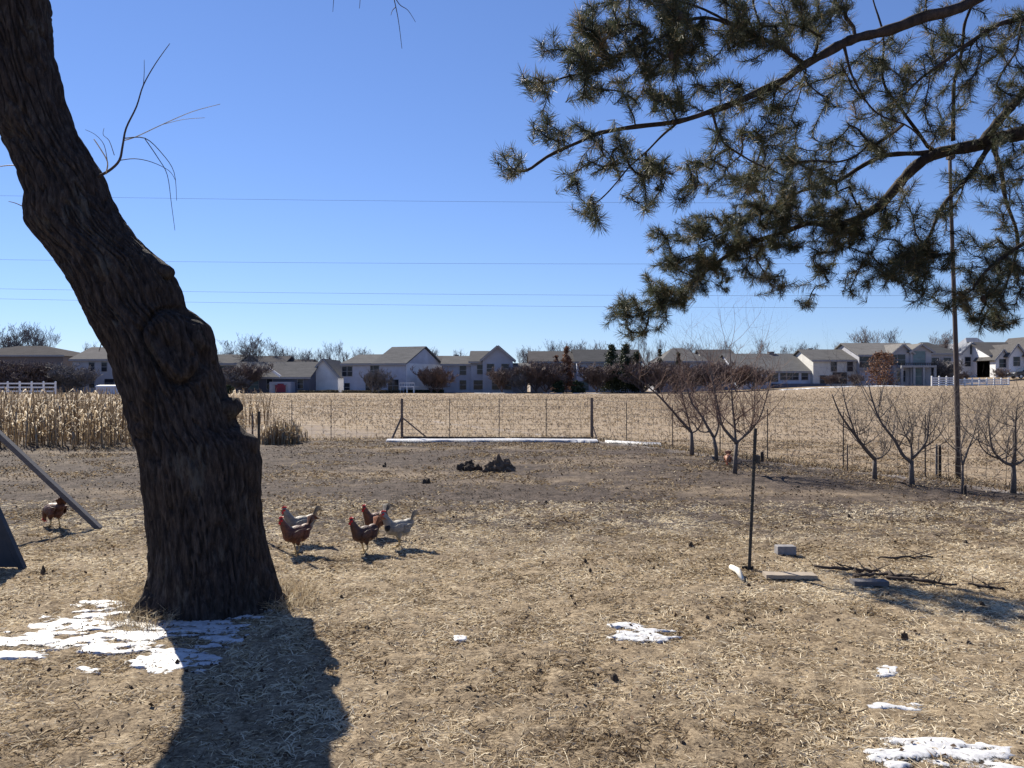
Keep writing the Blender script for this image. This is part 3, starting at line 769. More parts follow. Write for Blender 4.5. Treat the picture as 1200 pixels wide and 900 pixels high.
# join each target to the nearest wood already there
NA = np.array([tuple(p) for p in nodes]); TA = np.array([tuple(t) for t in targets])
mind = np.array([np.min(np.sum((NA - t) ** 2, 1)) for t in TA])
order = np.argsort(mind)
cap = len(NA) + len(TA) * 4 + 10
buf = np.zeros((cap, 3)); buf[:len(NA)] = NA; cnt_n = len(NA)
par = list(npar); root_l = list(nlimb); leafc = [0] * cnt_n
twigs = []; tufts = []
trunk_c = np.array(tuple(TX)) + np.array([0, 0, 5])
for ti in order:
    t = TA[ti]
    d2 = np.sum((buf[:cnt_n] - t) ** 2, 1)
    # prefer wood nearer to the trunk than the tip, so twigs point outward
    out_n = np.sum((buf[:cnt_n, :2] - trunk_c[:2]) ** 2, 1) ** .5; out_t = np.sum((t[:2] - trunk_c[:2]) ** 2) ** .5
    cost = np.sqrt(d2) + .6 * np.clip(out_n - out_t + .03, 0, 1)
    j = int(np.argmin(cost)); p0 = buf[j]
    dv = t - p0; ln = np.linalg.norm(dv)
    prev = j; pts = [p0]
    ns = 3 if ln > .12 else 2
    sag = rng.uniform(-.12, .05) * ln
    for s in range(1, ns + 1):
        f = s / ns; q = p0 + dv * f + np.array([rng.uniform(-.06, .06) * ln * (f < 1), rng.uniform(-.06, .06) * ln * (f < 1), sag * math.sin(math.pi * f)])
        buf[cnt_n] = q; par.append(prev); leafc.append(0); root_l.append(root_l[j]); prev = cnt_n; cnt_n += 1; pts.append(q)
    leafc[prev] = 1
    dr = pts[-1] - pts[-2]; dr = dr / (np.linalg.norm(dr) + 1e-9)
    tufts.append((pts[-1], dr, root_l[j])); twigs.append((j, list(range(cnt_n - ns, cnt_n)), root_l[j]))
tot = leafc[:]
for i in range(cnt_n - 1, -1, -1):
    if par[i] >= 0: tot[par[i]] += tot[i]
mb = MB()
for (j, ids, li) in twigs:
    P = [Vector(buf[j])] + [Vector(buf[i]) for i in ids]
    R = [.0027 * max(1, tot[i]) ** .42 + .0008 for i in ids]; R = [R[0]] + R
    mb.tube(P, R, 4, cap=False)
to_pine(mb.build('twigs', M['pine_bark']))
# needles
TP = np.array([t[0] for t in tufts]); TD = np.array([t[1] for t in tufts])
TD[:, 2] += .12; TD /= np.linalg.norm(TD, axis=1)[:, None]
def needles(TP, TD, per, seed, name):
    r = np.random.RandomState(seed); n_ = len(TP) * per
    P = np.repeat(TP, per, 0); D = np.repeat(TD, per, 0)
    rv = r.randn(n_, 3); rv -= D * np.sum(rv * D, 1)[:, None]; rv /= np.linalg.norm(rv, axis=1)[:, None]
    s = r.rand(n_)
    ang = np.radians(18 + 62 * r.rand(n_) ** .8)
    nd = D * np.cos(ang)[:, None] + rv * np.sin(ang)[:, None]
    nd[:, 2] -= .05; nd /= np.linalg.norm(nd, axis=1)[:, None]
    P0 = P - D * (s * .19)[:, None]
    Ln = (.068 + .048 * r.rand(n_)) * np.repeat(.6 + .6 * r.rand(len(TP)), per)
    P1 = P0 + nd * Ln[:, None] 
    side = np.cross(nd, r.randn(n_, 3)); side /= np.linalg.norm(side, axis=1)[:, None]
    Wd = .0014
    V = np.stack([P0 - side * Wd, P0 + side * Wd, P0 + nd * (Ln * .6)[:, None] + side * Wd * 1.1, P1, P0 + nd * (Ln * .6)[:, None] - side * Wd * 1.1], 1).reshape(-1, 3)
    i = np.arange(n_) * 5
    T = np.stack([np.stack([i, i+1, i+2], -1), np.stack([i, i+2, i+4], -1), np.stack([i+4, i+2, i+3], -1)], 1).reshape(-1, 3)
    tv = np.repeat(np.clip(.42 + .22 * r.randn(len(TP)), 0, 1), per) + .12 * r.randn(n_)
    tv = np.where(r.rand(n_) < .07, .97, tv)
    return np_mesh(name, V, T, M['needle'], attr=np.repeat(np.clip(tv, 0, 1), 5))
to_pine(needles(TP, TD, 112, 55, 'needle_tufts'))
# a few cones on the boughs
for k in range(9):
    mb = MB()
    p = Vector(TP[rng.randint(len(TP))]) + Vector(rng.uniform(-.05, .05, 3))
    mb.ell(p, (.022, .022, .035), 8, 6); to_pine(mb.build('cone', M['wood_dark'], smooth=True))

# ------------------------------------------------------------------ houses beyond the field
def siding(name, c, line=.16):
    if max(c) < .12: c = [(x - .10) / 1.5 + x * .6 for x in c]
    m, n, b = base_mat(name)
    tc = N(n, 'ShaderNodeTexCoord')
    f = noisetex(n, .8, tc.outputs['Object'], 4)
    w_ = N(n, 'ShaderNodeTexWave', wave_type='BANDS', bands_direction='Z'); w_.inputs['Scale'].default_value = 1 / line / 6.28 * 3.14
    n.links.new(tc.outputs['Object'], w_.inputs['Vector'])
    c = (min(.7, c[0]*1.5+.10), min(.7, c[1]*1.5+.10), min(.72, c[2]*1.5+.105)); lo = [x * .86 for x in c]; hi = [min(1, x * 1.1) for x in c]
    c0 = ramp(n, f, [(.3, lo), (.7, hi)])
    n.links.new(mixc(n, ramp(n, w_.outputs['Fac'], [(0, .25), (.2, 0)]), c0, [x * .6 for x in c]), b.inputs['Base Color'])
    b.inputs['Roughness'].default_value = .7
    return m
def shingle(name, c):
    g_ = sum(c) / 3; c = [(x * .4 + g_ * .6) * 1.3 + .05 for x in c]
    m, n, b = base_mat(name)
    f = noisetex(n, 1.2, None, 5, .7, stretch=(.6, 1, 3)); g_ = noisetex(n, 9, None, 3)
    n.links.new(mixc(n, .35, ramp(n, f, [(.3, [x*.75 for x in c]), (.7, [x*1.25 for x in c])]), ramp(n, g_, [(.35, [x*.6 for x in c]), (.65, [x*1.4 for x in c])])), b.inputs['Base Color'])
    b.inputs['Roughness'].default_value = 1.0; b.inputs['Specular IOR Level'].default_value = 0.0
    return m
S = {k: siding('siding_' + k, c) for k, c in dict(blue=(.22,.23,.28), bluedark=(.155,.165,.205), white=(.44,.45,.49), cream=(.31,.30,.275), grey=(.17,.17,.19), brown=(.085,.07,.066), tan=(.19,.165,.145), dark=(.055,.058,.075), lightblue=(.27,.29,.35)).items()}
Rf = {k: shingle('shingles_' + k, c) for k, c in dict(grey=(.062,.06,.062), brown=(.04,.031,.03), tan=(.095,.082,.072), dark=(.022,.022,.027), blue=(.12,.14,.20), greybrown=(.058,.053,.052)).items()}
M['trim'] = simple('pale_trim', (.27,.27,.29), .6, .08, 2)
M['red'] = simple('red_door', (.20,.03,.05), .6, .1, 3)
M['sky_pane'] = simple('window_lit_by_sky', (.11,.17,.19), .2, .2, 2)  # sky light on the glass is put into this pane colour
M['garage'] = simple('garage_door_white', (.42,.44,.52), .6, .05, 3)
M['stone'] = simple('foundation', (.16,.155,.16), .9, .2, 3)

def slab(mb, q, t):
    q = [Vector(p) for p in q]
    nn = (q[1] - q[0]).cross(q[3] - q[0]).normalized() * t
    if nn.z < 0: nn = -nn
    v = [p for p in q] + [p + nn for p in q]
    mb.add(v, [(0,3,2,1),(4,5,6,7),(0,1,5,4),(1,2,6,5),(2,3,7,6),(3,0,4,7)])
def house(name, label, Y, blocks, wall, roof, wins=(), rz=0, extras=(), base=None, group='houses beyond the field', wtrim=True):
    pxc = sum((b_[0] + b_[1]) / 2 for b_ in blocks) / len(blocks)
    cx = (pxc - 600) / FPX * Y
    gzz = min(gz(cx, Y), gz(cx, Y + 8)) if base is None else base
    root = empty(name, (cx, Y, gzz), rz, label, 'house', group)
    lx = lambda px: (px - pxc) / FPX * Y
    lz = lambda py: CAM_H + (HZ - py) / FPX * Y - gzz
    ov = .35
    for (a, b_, ev, rd, kind, dy, dp) in blocks:
        x0, x1, e, r = lx(a), lx(b_), lz(ev), lz(rd)
        y0, y1 = dy, dy + dp; ym = (y0 + y1) / 2; xm = (x0 + x1) / 2
        mb = MB()
        mb.box(x0, x1, y0, y1, -.5, e)
        if kind == 'side':
            for X_ in (x0, x1 - .15):
                mb.add([(X_, y0, e), (X_, y1, e), (X_, ym, r - .05), (X_+.15, y0, e), (X_+.15, y1, e), (X_+.15, ym, r - .05)], [(0,1,2),(3,5,4),(0,2,5,3),(1,4,5,2),(0,3,4,1)])
        elif kind == 'gable':
            for Y_ in (y0, y1 - .15):
                mb.add([(x0, Y_, e), (x1, Y_, e), (xm, Y_, r - .05), (x0, Y_+.15, e), (x1, Y_+.15, e), (xm, Y_+.15, r - .05)], [(0,1,2),(3,5,4),(0,2,5,3),(1,4,5,2),(0,3,4,1)])
        mb.build('wall', S[wall] if isinstance(wall, str) else wall, root)
        mb = MB()
        if kind == 'side':
            sl_ = (r - e) / (ym - y0)
            slab(mb, [(x0-ov, y0-ov, e-ov*sl_), (x1+ov, y0-ov, e-ov*sl_), (x1+ov, ym, r), (x0-ov, ym, r)], .16)
            slab(mb, [(x0-ov, y1+ov, e-ov*sl_), (x1+ov, y1+ov, e-ov*sl_), (x1+ov, ym+.01, r), (x0-ov, ym+.01, r)], .16)
        elif kind == 'gable':
            sl_ = (r - e) / (xm - x0)
            slab(mb, [(x0-ov, y0-ov, e-ov*sl_), (x0-ov, y1+ov, e-ov*sl_), (xm, y1+ov, r), (xm, y0-ov, r)], .16)
            slab(mb, [(x1+ov, y0-ov, e-ov*sl_), (x1+ov, y1+ov, e-ov*sl_), (xm+.01, y1+ov, r), (xm+.01, y0-ov, r)], .16)
        else:
            ins = min((x1 - x0) * .38, dp / 2)
            v = [(x0-ov,y0-ov,e),(x1+ov,y0-ov,e),(x1+ov,y1+ov,e),(x0-ov,y1+ov,e),(x0+ins,ym,r),(x1-ins,ym,r)]
            mb.add(v, [(0,1,5,4),(1,2,5),(2,3,4,5),(3,0,4),(0,3,2,1)])
        mb.build('roof', Rf[roof], root)
        if wtrim:
            mb = MB()
            if kind != 'gable':
                sl_ = (r - e) / (ym - y0) if kind == 'side' else 0
                mb.box(x0-ov, x1+ov, y0-ov-.06, y0-ov-.004, e-ov*sl_-.12, e-ov*sl_+.12)
                mb.build('gutter', M['trim'], root)
            else:
                sl_ = (r - e) / (xm - x0)
                for sx, X_ in ((1, x0-ov), (-1, x1+ov)):
                    mb.bar((X_, y0-ov-.05, e-ov*sl_), (xm, y0-ov-.05, r), .06, .24)
                mb.build('verge_board', M['trim'], root)
    def front(px):
        ys = [b_[5] for b_ in blocks if b_[0] - 1 <= px <= b_[1] + 1]
        return min(ys) if ys else 0
    for wn in wins:
        px, py, ww, wh = wn[:4]; mat = wn[4] if len(wn) > 4 else M['glass']
        x, z, y = lx(px), lz(py), front(px)
        mb = MB(); t = .05
        mb.box(x-ww/2-t, x+ww/2+t, y-.06, y+.02, z+wh/2, z+wh/2+t); mb.box(x-ww/2-t, x+ww/2+t, y-.08, y+.02, z-wh/2-t, z-wh/2)
        mb.box(x-ww/2-t, x-ww/2, y-.06, y+.02, z-wh/2, z+wh/2); mb.box(x+ww/2, x+ww/2+t, y-.06, y+.02, z-wh/2, z+wh/2)
        mb.box(x-ww/2, x+ww/2, y-.05, y+.015, z-.03, z+.03)
        fr = mb.build('window', M['trim'], root)
        mb = MB(); mb.box(x-ww/2-.01, x+ww/2+.01, y-.025, y+.01, z-wh/2-.01, z+wh/2+.01)
        mb.build('pane', mat, fr)
    for ex in extras: ex(root, lx, lz)
    return root
def xbox(name, mat, px0, px1, py0, py1, y0, y1, grid=0):
    def f(root, lx, lz):
        mb = MB(); mb.box(lx(px0), lx(px1), y0, y1, lz(py1), lz(py0))
        if grid:
            for i in range(1, grid):
                z = lz(py1) + (lz(py0) - lz(py1)) * i / grid
                mb.box(lx(px0) + .05, lx(px1) - .05, y0 - .03, y0 - .002, z - .03, z + .03)
        mb.build(name, mat, root)
    return f
def xchim(px, top, y, w_=.7):
    def f(root, lx, lz):
        mb = MB(); mb.box(lx(px) - w_/2, lx(px) + w_/2, y - w_/2, y + w_/2, lz(top) - 2.2, lz(top)); mb.box(lx(px) - w_/2 - .06, lx(px) + w_/2 + .06, y - w_/2 - .06, y + w_/2 + .06, lz(top) + .003, lz(top) + .12); mb.build('chimney', M['stone'], root)
    return f
def xporch(px0, px1, py_top, py_b, y0, posts, mat):
    def f(root, lx, lz):
        mb = MB(); mb.box(lx(px0), lx(px1), y0, -.003, lz(py_top) - .12, lz(py_top)); mb.build('deck', mat, root)
        for i in range(posts):
            x = lx(px0) + .1 + (lx(px1) - lx(px0) - .2) * i / (posts - 1)
            mb = MB(); mb.box(x - .07, x + .07, y0 + .05, y0 + .2, -.4, lz(py_top) - .123); mb.build('deck_post', mat, root)
        mb = MB()
        mb.box(lx(px0), lx(px1), y0 + .05, y0 + .12, lz(py_top) + .42, lz(py_top) + .52)
        k = max(3, int((lx(px1) - lx(px0)) / .35))
        for i in range(k + 1):
            x = lx(px0) + (lx(px1) - lx(px0)) * i / k
            mb.box(x - .025, x + .025, y0 + .06, y0 + .11, lz(py_top) + .003, lz(py_top) + .42)
        mb.build('railing', mat, root)
    return f
house('brown_house', 'dark brown hip roofed house at the far left edge behind bare shrubs', 116, [(-62,74,417,403,'hip',0,13)], 'brown', 'brown', [(-20,430,1.2,1.4),(10,432,1.2,1.4),(44,432,1.2,1.3),(58,450,1.6,1.4)])
house('grey_house', 'blue grey house with a pale tan roof just left of the big trunk', 114, [(84,196,421,406,'side',0,11)], 'grey', 'tan', [(107,430,.8,1.3),(122,430,.8,1.3),(107,449,.8,1.3),(128,449,1.4,1.2),(160,430,1,1.3)], rz=-.03)
house('pale_house', 'pale siding house half hidden right behind the big trunk', 118, [(222,277,426,415,'side',0,11)], 'cream', 'greybrown', [(262,434,.9,1.3),(270,434,.9,1.3),(262,450,.9,1.3)])
house('brown_roof_house', 'brown two storey house behind the bare tree right of the trunk', 128, [(279,330,428,417,'side',0,10),(318,358,431,421,'side',.5,9)], 'brown', 'brown', [(300,434,1,1.3),(312,434,1,1.3),(338,437,1,1.2)])
def red_door(root, lx, lz):
    mb = MB(); mb.box(lx(329), lx(341), -2.6, -2.5, lz(459.5), lz(451)); mb.box(lx(331.5), lx(338.5), -2.6, -2.5, lz(451), lz(449.5))
    d = mb.build('garage_door', M['red'], root)
    mb = MB(); mb.box(lx(327.6), lx(329) - .01, -2.64, -2.48, lz(460), lz(450)); mb.box(lx(341) + .01, lx(342.4), -2.64, -2.48, lz(460), lz(450))
    mb.build('frame', M['trim'], d)
    mb = MB(); mb.box(lx(322), lx(346), -2.47, -.01, -.4, lz(447.5)); mb.build('garage', S['bluedark'], root)
def porch_rail(root, lx, lz):
    mb = MB(); mb.bar((lx(317), -.6, lz(432)), (lx(330), -.6, lz(441)), .3, .3); mb.build('verge_board', M['white'], root)
house('low_dark_house', 'low dark ranch house with a small red garage door and blue picture window', 112, [(266,362,442,424,'side',0,12)], 'dark', 'greybrown', [(297,451,1.5,1.2,M['sky_pane']),(286,451,.9,1.2),(316,450,.8,1.4),(352,450,.8,1.3)], extras=(red_door, porch_rail))
house('white_gable_house', 'white house with a tall steep gable and no windows facing the field', 116, [(362,396,440,421,'gable',0,10)], 'white', 'greybrown')
house('large_blue_house', 'large blue grey two storey house with a white gable end and white deck', 113,
      [(396,441,426,415,'side',0,9),(441,482,426,406,'side',-.4,11)], 'blue', 'grey',
      [(398,435,.9,1.4),(404.5,435,.9,1.4),(401,454,.9,1.2),(431,453.5,1,1.2),(437,434,.9,1.3),(443,434,.9,1.3),(443,453.5,1,1.2),(463,452,.9,1.7),(469,452,.9,1.7)], rz=-.38,
      extras=(xbox('white_gable_end', S['white'], 482.4, 483, 426, 457, -.4, 10.6), xporch(484, 503, 452.5, 460, -2.6, 3, M['white'])))
house('low_brown_house', 'brown hidden house between the large blue house and the gabled one', 124, [(494,524,424,417,'side',0,9)], 'brown', 'brown', [(504,436,1,1.3)])
house('gabled_blue_house', 'blue grey house with a wide central gable stepping up to the right', 113,
      [(519,556,427,417,'side',0,10),(552,575,424,411,'side',-.3,10),(566,601,421,406,'gable',-1.2,11),(600,618,432,426,'side',.2,8)], 'bluedark', 'greybrown',
      [(542.5,434,.9,1.3),(542.5,451,.9,1.3),(563,433,.9,1.3),(561,451,1.4,1.3),(581,451,1,1.3),(595,451,1,1.3),(575,432,1,1.3),(592,432,1,1.3)], extras=(xchim(532, 415, 6, .5),))
house('tan_house', 'tan house with a flat looking dark ridge behind the russet trees', 118, [(622,684,424,411,'side',0,11)], 'tan', 'brown', [(640,434,1,1.3),(652,434,1,1.3),(652,451,1,1.3),(684,436,1,1.3)],)
house('dark_ridge_house', 'blue house with a dark roof behind the evergreen trees', 116, [(676,752,424,409,'side',0,11)], 'lightblue', 'dark', [(684,452,1.4,1.3,M['sky_pane']),(700,436,1,1.3),(715,450,1,1.4)])
house('hidden_house', 'grey house behind the crowns of the nearer fruit trees', 118, [(776,832,424,406,'hip',0,12)], 'grey', 'greybrown', [(790,432,1,1.3),(803,432,1,1.3),(820,434,1,1.3)])
house('second_hidden_house', 'pale house with a short high ridge right behind the upright fruit tree', 119, [(829,866,426,409,'side',0,11)], 'cream', 'brown', [(840,434,1,1.3),(856,434,1,1.3)])
house('long_roof_house', 'low blue house with a long broad grey roof and a row of small windows', 113,
      [(864,951,435,413.5,'side',0,14)], 'lightblue', 'grey', [(906,442,1.4,1.3),(918,441,.9,1),(925,441,.9,1),(932,441,.9,1),(943,441,.9,1)],
      extras=(xbox('basement_wall', S['dark'], 904, 963, 449.5, 454, -1.5, -.01), xchim(922, 411, 7, .8)))
house('cream_house', 'cream sided house with a plain grey brown roof left of the balcony house', 112,
      [(953,1008,422,409,'side',0,10)], 'cream', 'greybrown', [(977,429,.8,1.5),(996,429,.8,1.5),(984,443,2,1.6),(965,445,1,1.2)], extras=(xchim(968, 407, 6, .5),))
def balcony(root, lx, lz):
    mb = MB(); mb.box(lx(1046), lx(1086), -2.6, -1.205, lz(431), lz(428.6)); mb.build('balcony', M['trim'], root)
    for p in (1047, 1061, 1072, 1085):
        mb = MB(); mb.box(lx(p) - .16, lx(p) + .16, -2.5, -2.2, -.4, lz(431) - .003); mb.build('column', M['trim'], root)
    mb = MB(); mb.box(lx(1046), lx(1086), -2.55, -2.48, lz(426.4), lz(425.6))
    for i in range(21):
        x = lx(1046) + (lx(1086) - lx(1046)) * i / 20; mb.box(x - .03, x + .03, -2.54, -2.49, lz(428.6) + .003, lz(426.4))
    mb.build('railing', M['post'], root)
house('balcony_house', 'large two storey house with twin gables, a balcony and a white garage door', 111,
      [(1007,1086,416,401,'side',0,11),(1043,1064,413,404,'gable',-1.0,6),(1062,1086,412,404,'gable',-1.2,6)], 'grey', 'tan',
      [(1015,424,1.9,1.6),(1027,424,1.2,1.4),(1043,422,.9,1.4),(1052,422,1.1,1.5),(1072,421,1.7,2.2,M['sky_pane']),(1072,441,1.7,2.2,M['sky_pane']),(1052,441,1.1,1.5)],
      extras=(balcony, xbox('garage_door', M['garage'], 1010, 1028, 437.5, 451, -.06, -.01, 4), xbox('string_course', M['trim'], 1006, 1045, 432.5, 434, -.12, -.01)))
house('dark_hip_house', 'dark slate hip roofed house just left of the tall thin pole', 122, [(1086,1124,415,399,'hip',0,11)], 'grey', 'dark', [(1096,425,1.1,1.5),(1110,425,1.1,1.5),(1098,438,1.1,1.4)])
house('blue_roof_house', 'white house with a broad pale blue roof sloping down to the right', 132,
      [(1122,1146,414,402,'gable',-1,9),(1138,1196,430,393,'hip',0,14)], 'white', 'blue', [(1136,410,.9,1.5),(1130,424,.9,1.5),(1158,433,1,1.4)])
house('brown_dormer_house', 'white house with a brown roof and small front gables at the right edge', 126,
      [(1160,1230,416,400,'side',0,11),(1160,1176,420,410,'gable',-1.5,5),(1172,1190,416,404,'gable',-2.2,6),(1190,1232,416,395,'gable',-3.2,9)], 'white', 'brown',
      [(1168,426,1,1.3),(1181,424,1,1.4),(1200,412,1,1.4),(1200,428,1.6,1.6),(1215,428,1.6,1.6)])

# ------------------------------------------------------------------ bare trees, shrubs and evergreens by the houses
def proto_bare(h, seed, spread, levels=4, kids=(3, 5), tr=.10, tw=.35, up=.12, fork=.3):
    rc = random.Random(seed); mb = MB()
    root_r = tr * h / 8
    mb.tube([(0, 0, -.3), (.02*h*rc.uniform(-1,1), 0, h*fork*.5), (.03*h*rc.uniform(-1,1), .01*h, h*fork)], [root_r*1.3, root_r, root_r*.85], 7)
    cr = MB(); top = Vector((0, .01*h, h*fork*.9))
    for k in range(rc.randint(7, 8) if h < 5 else rc.randint(4, 6)):
        a_ = k * 6.28 / (7 if h < 5 else 5) + rc.uniform(-.4, .4)
        d = Vector((math.cos(a_) * spread, math.sin(a_) * spread, 1)).normalized()
        grow(cr, top - Vector((0, 0, rc.random() * h * fork * .4)), d, h * .38, root_r * .6, 1, rc, up, .3, kids, .6, 6, maxlev=levels, spread=.8)
    zm = max(p[2] for p in cr.v); f = h / zm if zm > h else 1
    cr.v = [(x * f, y * f, z * f if z > 0 else z) for (x, y, z) in cr.v]
    return mb.build('trunk', M['twig_grey']), cr.build('crown', M['twig_grey'])
def make_thing(name, parts, loc):
    root = empty(name, loc)
    for p in parts: p.parent = root
    return root
MINR[0] = .014
PB = {}
PB['tree_a'] = proto_bare(8, 21, .55, 5, (3, 4))
PB['tree_b'] = proto_bare(8, 22, .4, 5, (3, 4), up=.2)
MINR[0] = .017
PB['shrub_a'] = proto_bare(4, 23, .95, 5, (4, 5), fork=.05, tr=.13)
PB['shrub_b'] = proto_bare(4, 24, .8, 5, (4, 5), fork=.06, tr=.13, up=.16)
MINR[0] = 0.0
def leafy_crown(h, w_, n_, seed, conic=True):
    r = np.random.RandomState(seed); P = []
    # clumps on short boughs, then leaves round each clump
    K = int(n_ / 60)
    t = r.rand(K) ** 1.2; a_ = r.rand(K) * 6.283
    rad = w_ / 2 * ((1 - t) ** .8 if conic else np.sqrt(np.clip(1 - (2*t - .8)**2 / 1.6, .05, 1))) * (.45 + .6 * r.rand(K))
    C = np.stack([np.cos(a_) * rad, np.sin(a_) * rad, h * (.08 + .9 * t)], -1)
    P = np.repeat(C, 60, 0) + r.randn(K * 60, 3) * np.array([.14, .14, .10]) * w_ * .95 * np.repeat(.5 + .6 * (1 - t), 60)[:, None]
    n2 = len(P); s_ = .09 + .10 * r.rand(n2); u = r.randn(n2, 3); u /= np.linalg.norm(u, axis=1)[:, None]
    v = np.cross(u, r.randn(n2, 3)); v /= np.linalg.norm(v, axis=1)[:, None]
    V = np.stack([P - u * s_[:, None], P + v * s_[:, None] * .5, P + u * s_[:, None], P - v * s_[:, None] * .5], 1).reshape(-1, 3)
    i = np.arange(n2) * 4
    return V, np.stack([i, i+1, i+2, i+3], -1), np.repeat(np.clip(np.repeat(.35 + .3 * r.rand(K), 60) + .2 * r.randn(n2), 0, 1), 4)
M['ever'] = vary_mat('evergreen_leaf', [(0, (.012,.022,.014)), (.5, (.03,.045,.022)), (1, (.07,.08,.035))], .6, .1)
M['russet'] = vary_mat('dead_russet_leaf', [(0, (.08,.045,.03)), (.5, (.18,.095,.06)), (1, (.30,.16,.10))], .7, .2)
def evergreen(px, top, wpx, Y, label, mat='ever', conic=True, seed=1, cat='tree', group='evergreens by the houses', name='evergreen_tree', nl=6000):
    x = (px - 600) / FPX * Y; z0 = gz(x, Y); h = CAM_H + (HZ - top) / FPX * Y - z0; w_ = wpx / FPX * Y
    root = empty(name, (x, Y, z0), 0, label, cat, group)
    mb = MB(); mb.tube([(0,0,-.2),(0.03,0,h*.5),(0,0,h*.9)], [w_*.035, w_*.02, .02], 7)
    for k in range(14):
        zz = h * (.15 + .75 * k / 14); a_ = k * 2.4; l = w_ * .38 * (1 - k / 18)
        mb.tube([(0, 0, zz), (math.cos(a_) * l, math.sin(a_) * l, zz + l * .2)], [.03, .01], 4)
    mb.build('trunk', M['twig_grey'], root)
    V, F_, A = leafy_crown(h, w_, nl, seed, conic)
    np_mesh('crown', V, F_, M[mat], root, attr=A)
    return root
used_p = set()
def bare(px, top, Y, kind, mat, label, group, wf=1.0, name=None, rz=None):
    x = (px - 600) / FPX * Y; z0 = gz(x, Y); h = CAM_H + (HZ - top + (4 if group == GT else 0)) / FPX * Y - z0
    ph = 8 if 'tree' in kind else 4
    nm = name or ('bare_tree' if 'tree' in kind else 'bare_shrub')
    root = empty(nm, (x, Y, z0), rnd.uniform(0, 6.28) if rz is None else rz, label, 'tree' if 'tree' in nm else 'shrub', group)
    s = h / ph; root.scale = (s * wf, s * wf, s)
    for p in PB[kind]:
        if (kind, p.name) in used_p: c = p.copy(); col.objects.link(c)
        else: c = p; used_p.add((kind, p.name))
        c.parent = root
        c.material_slots[0].link = 'OBJECT'; c.material_slots[0].material = M[mat]
    return root
GT = 'bare trees rising behind the houses'; GS = 'bare shrubs and small trees in front of the houses'
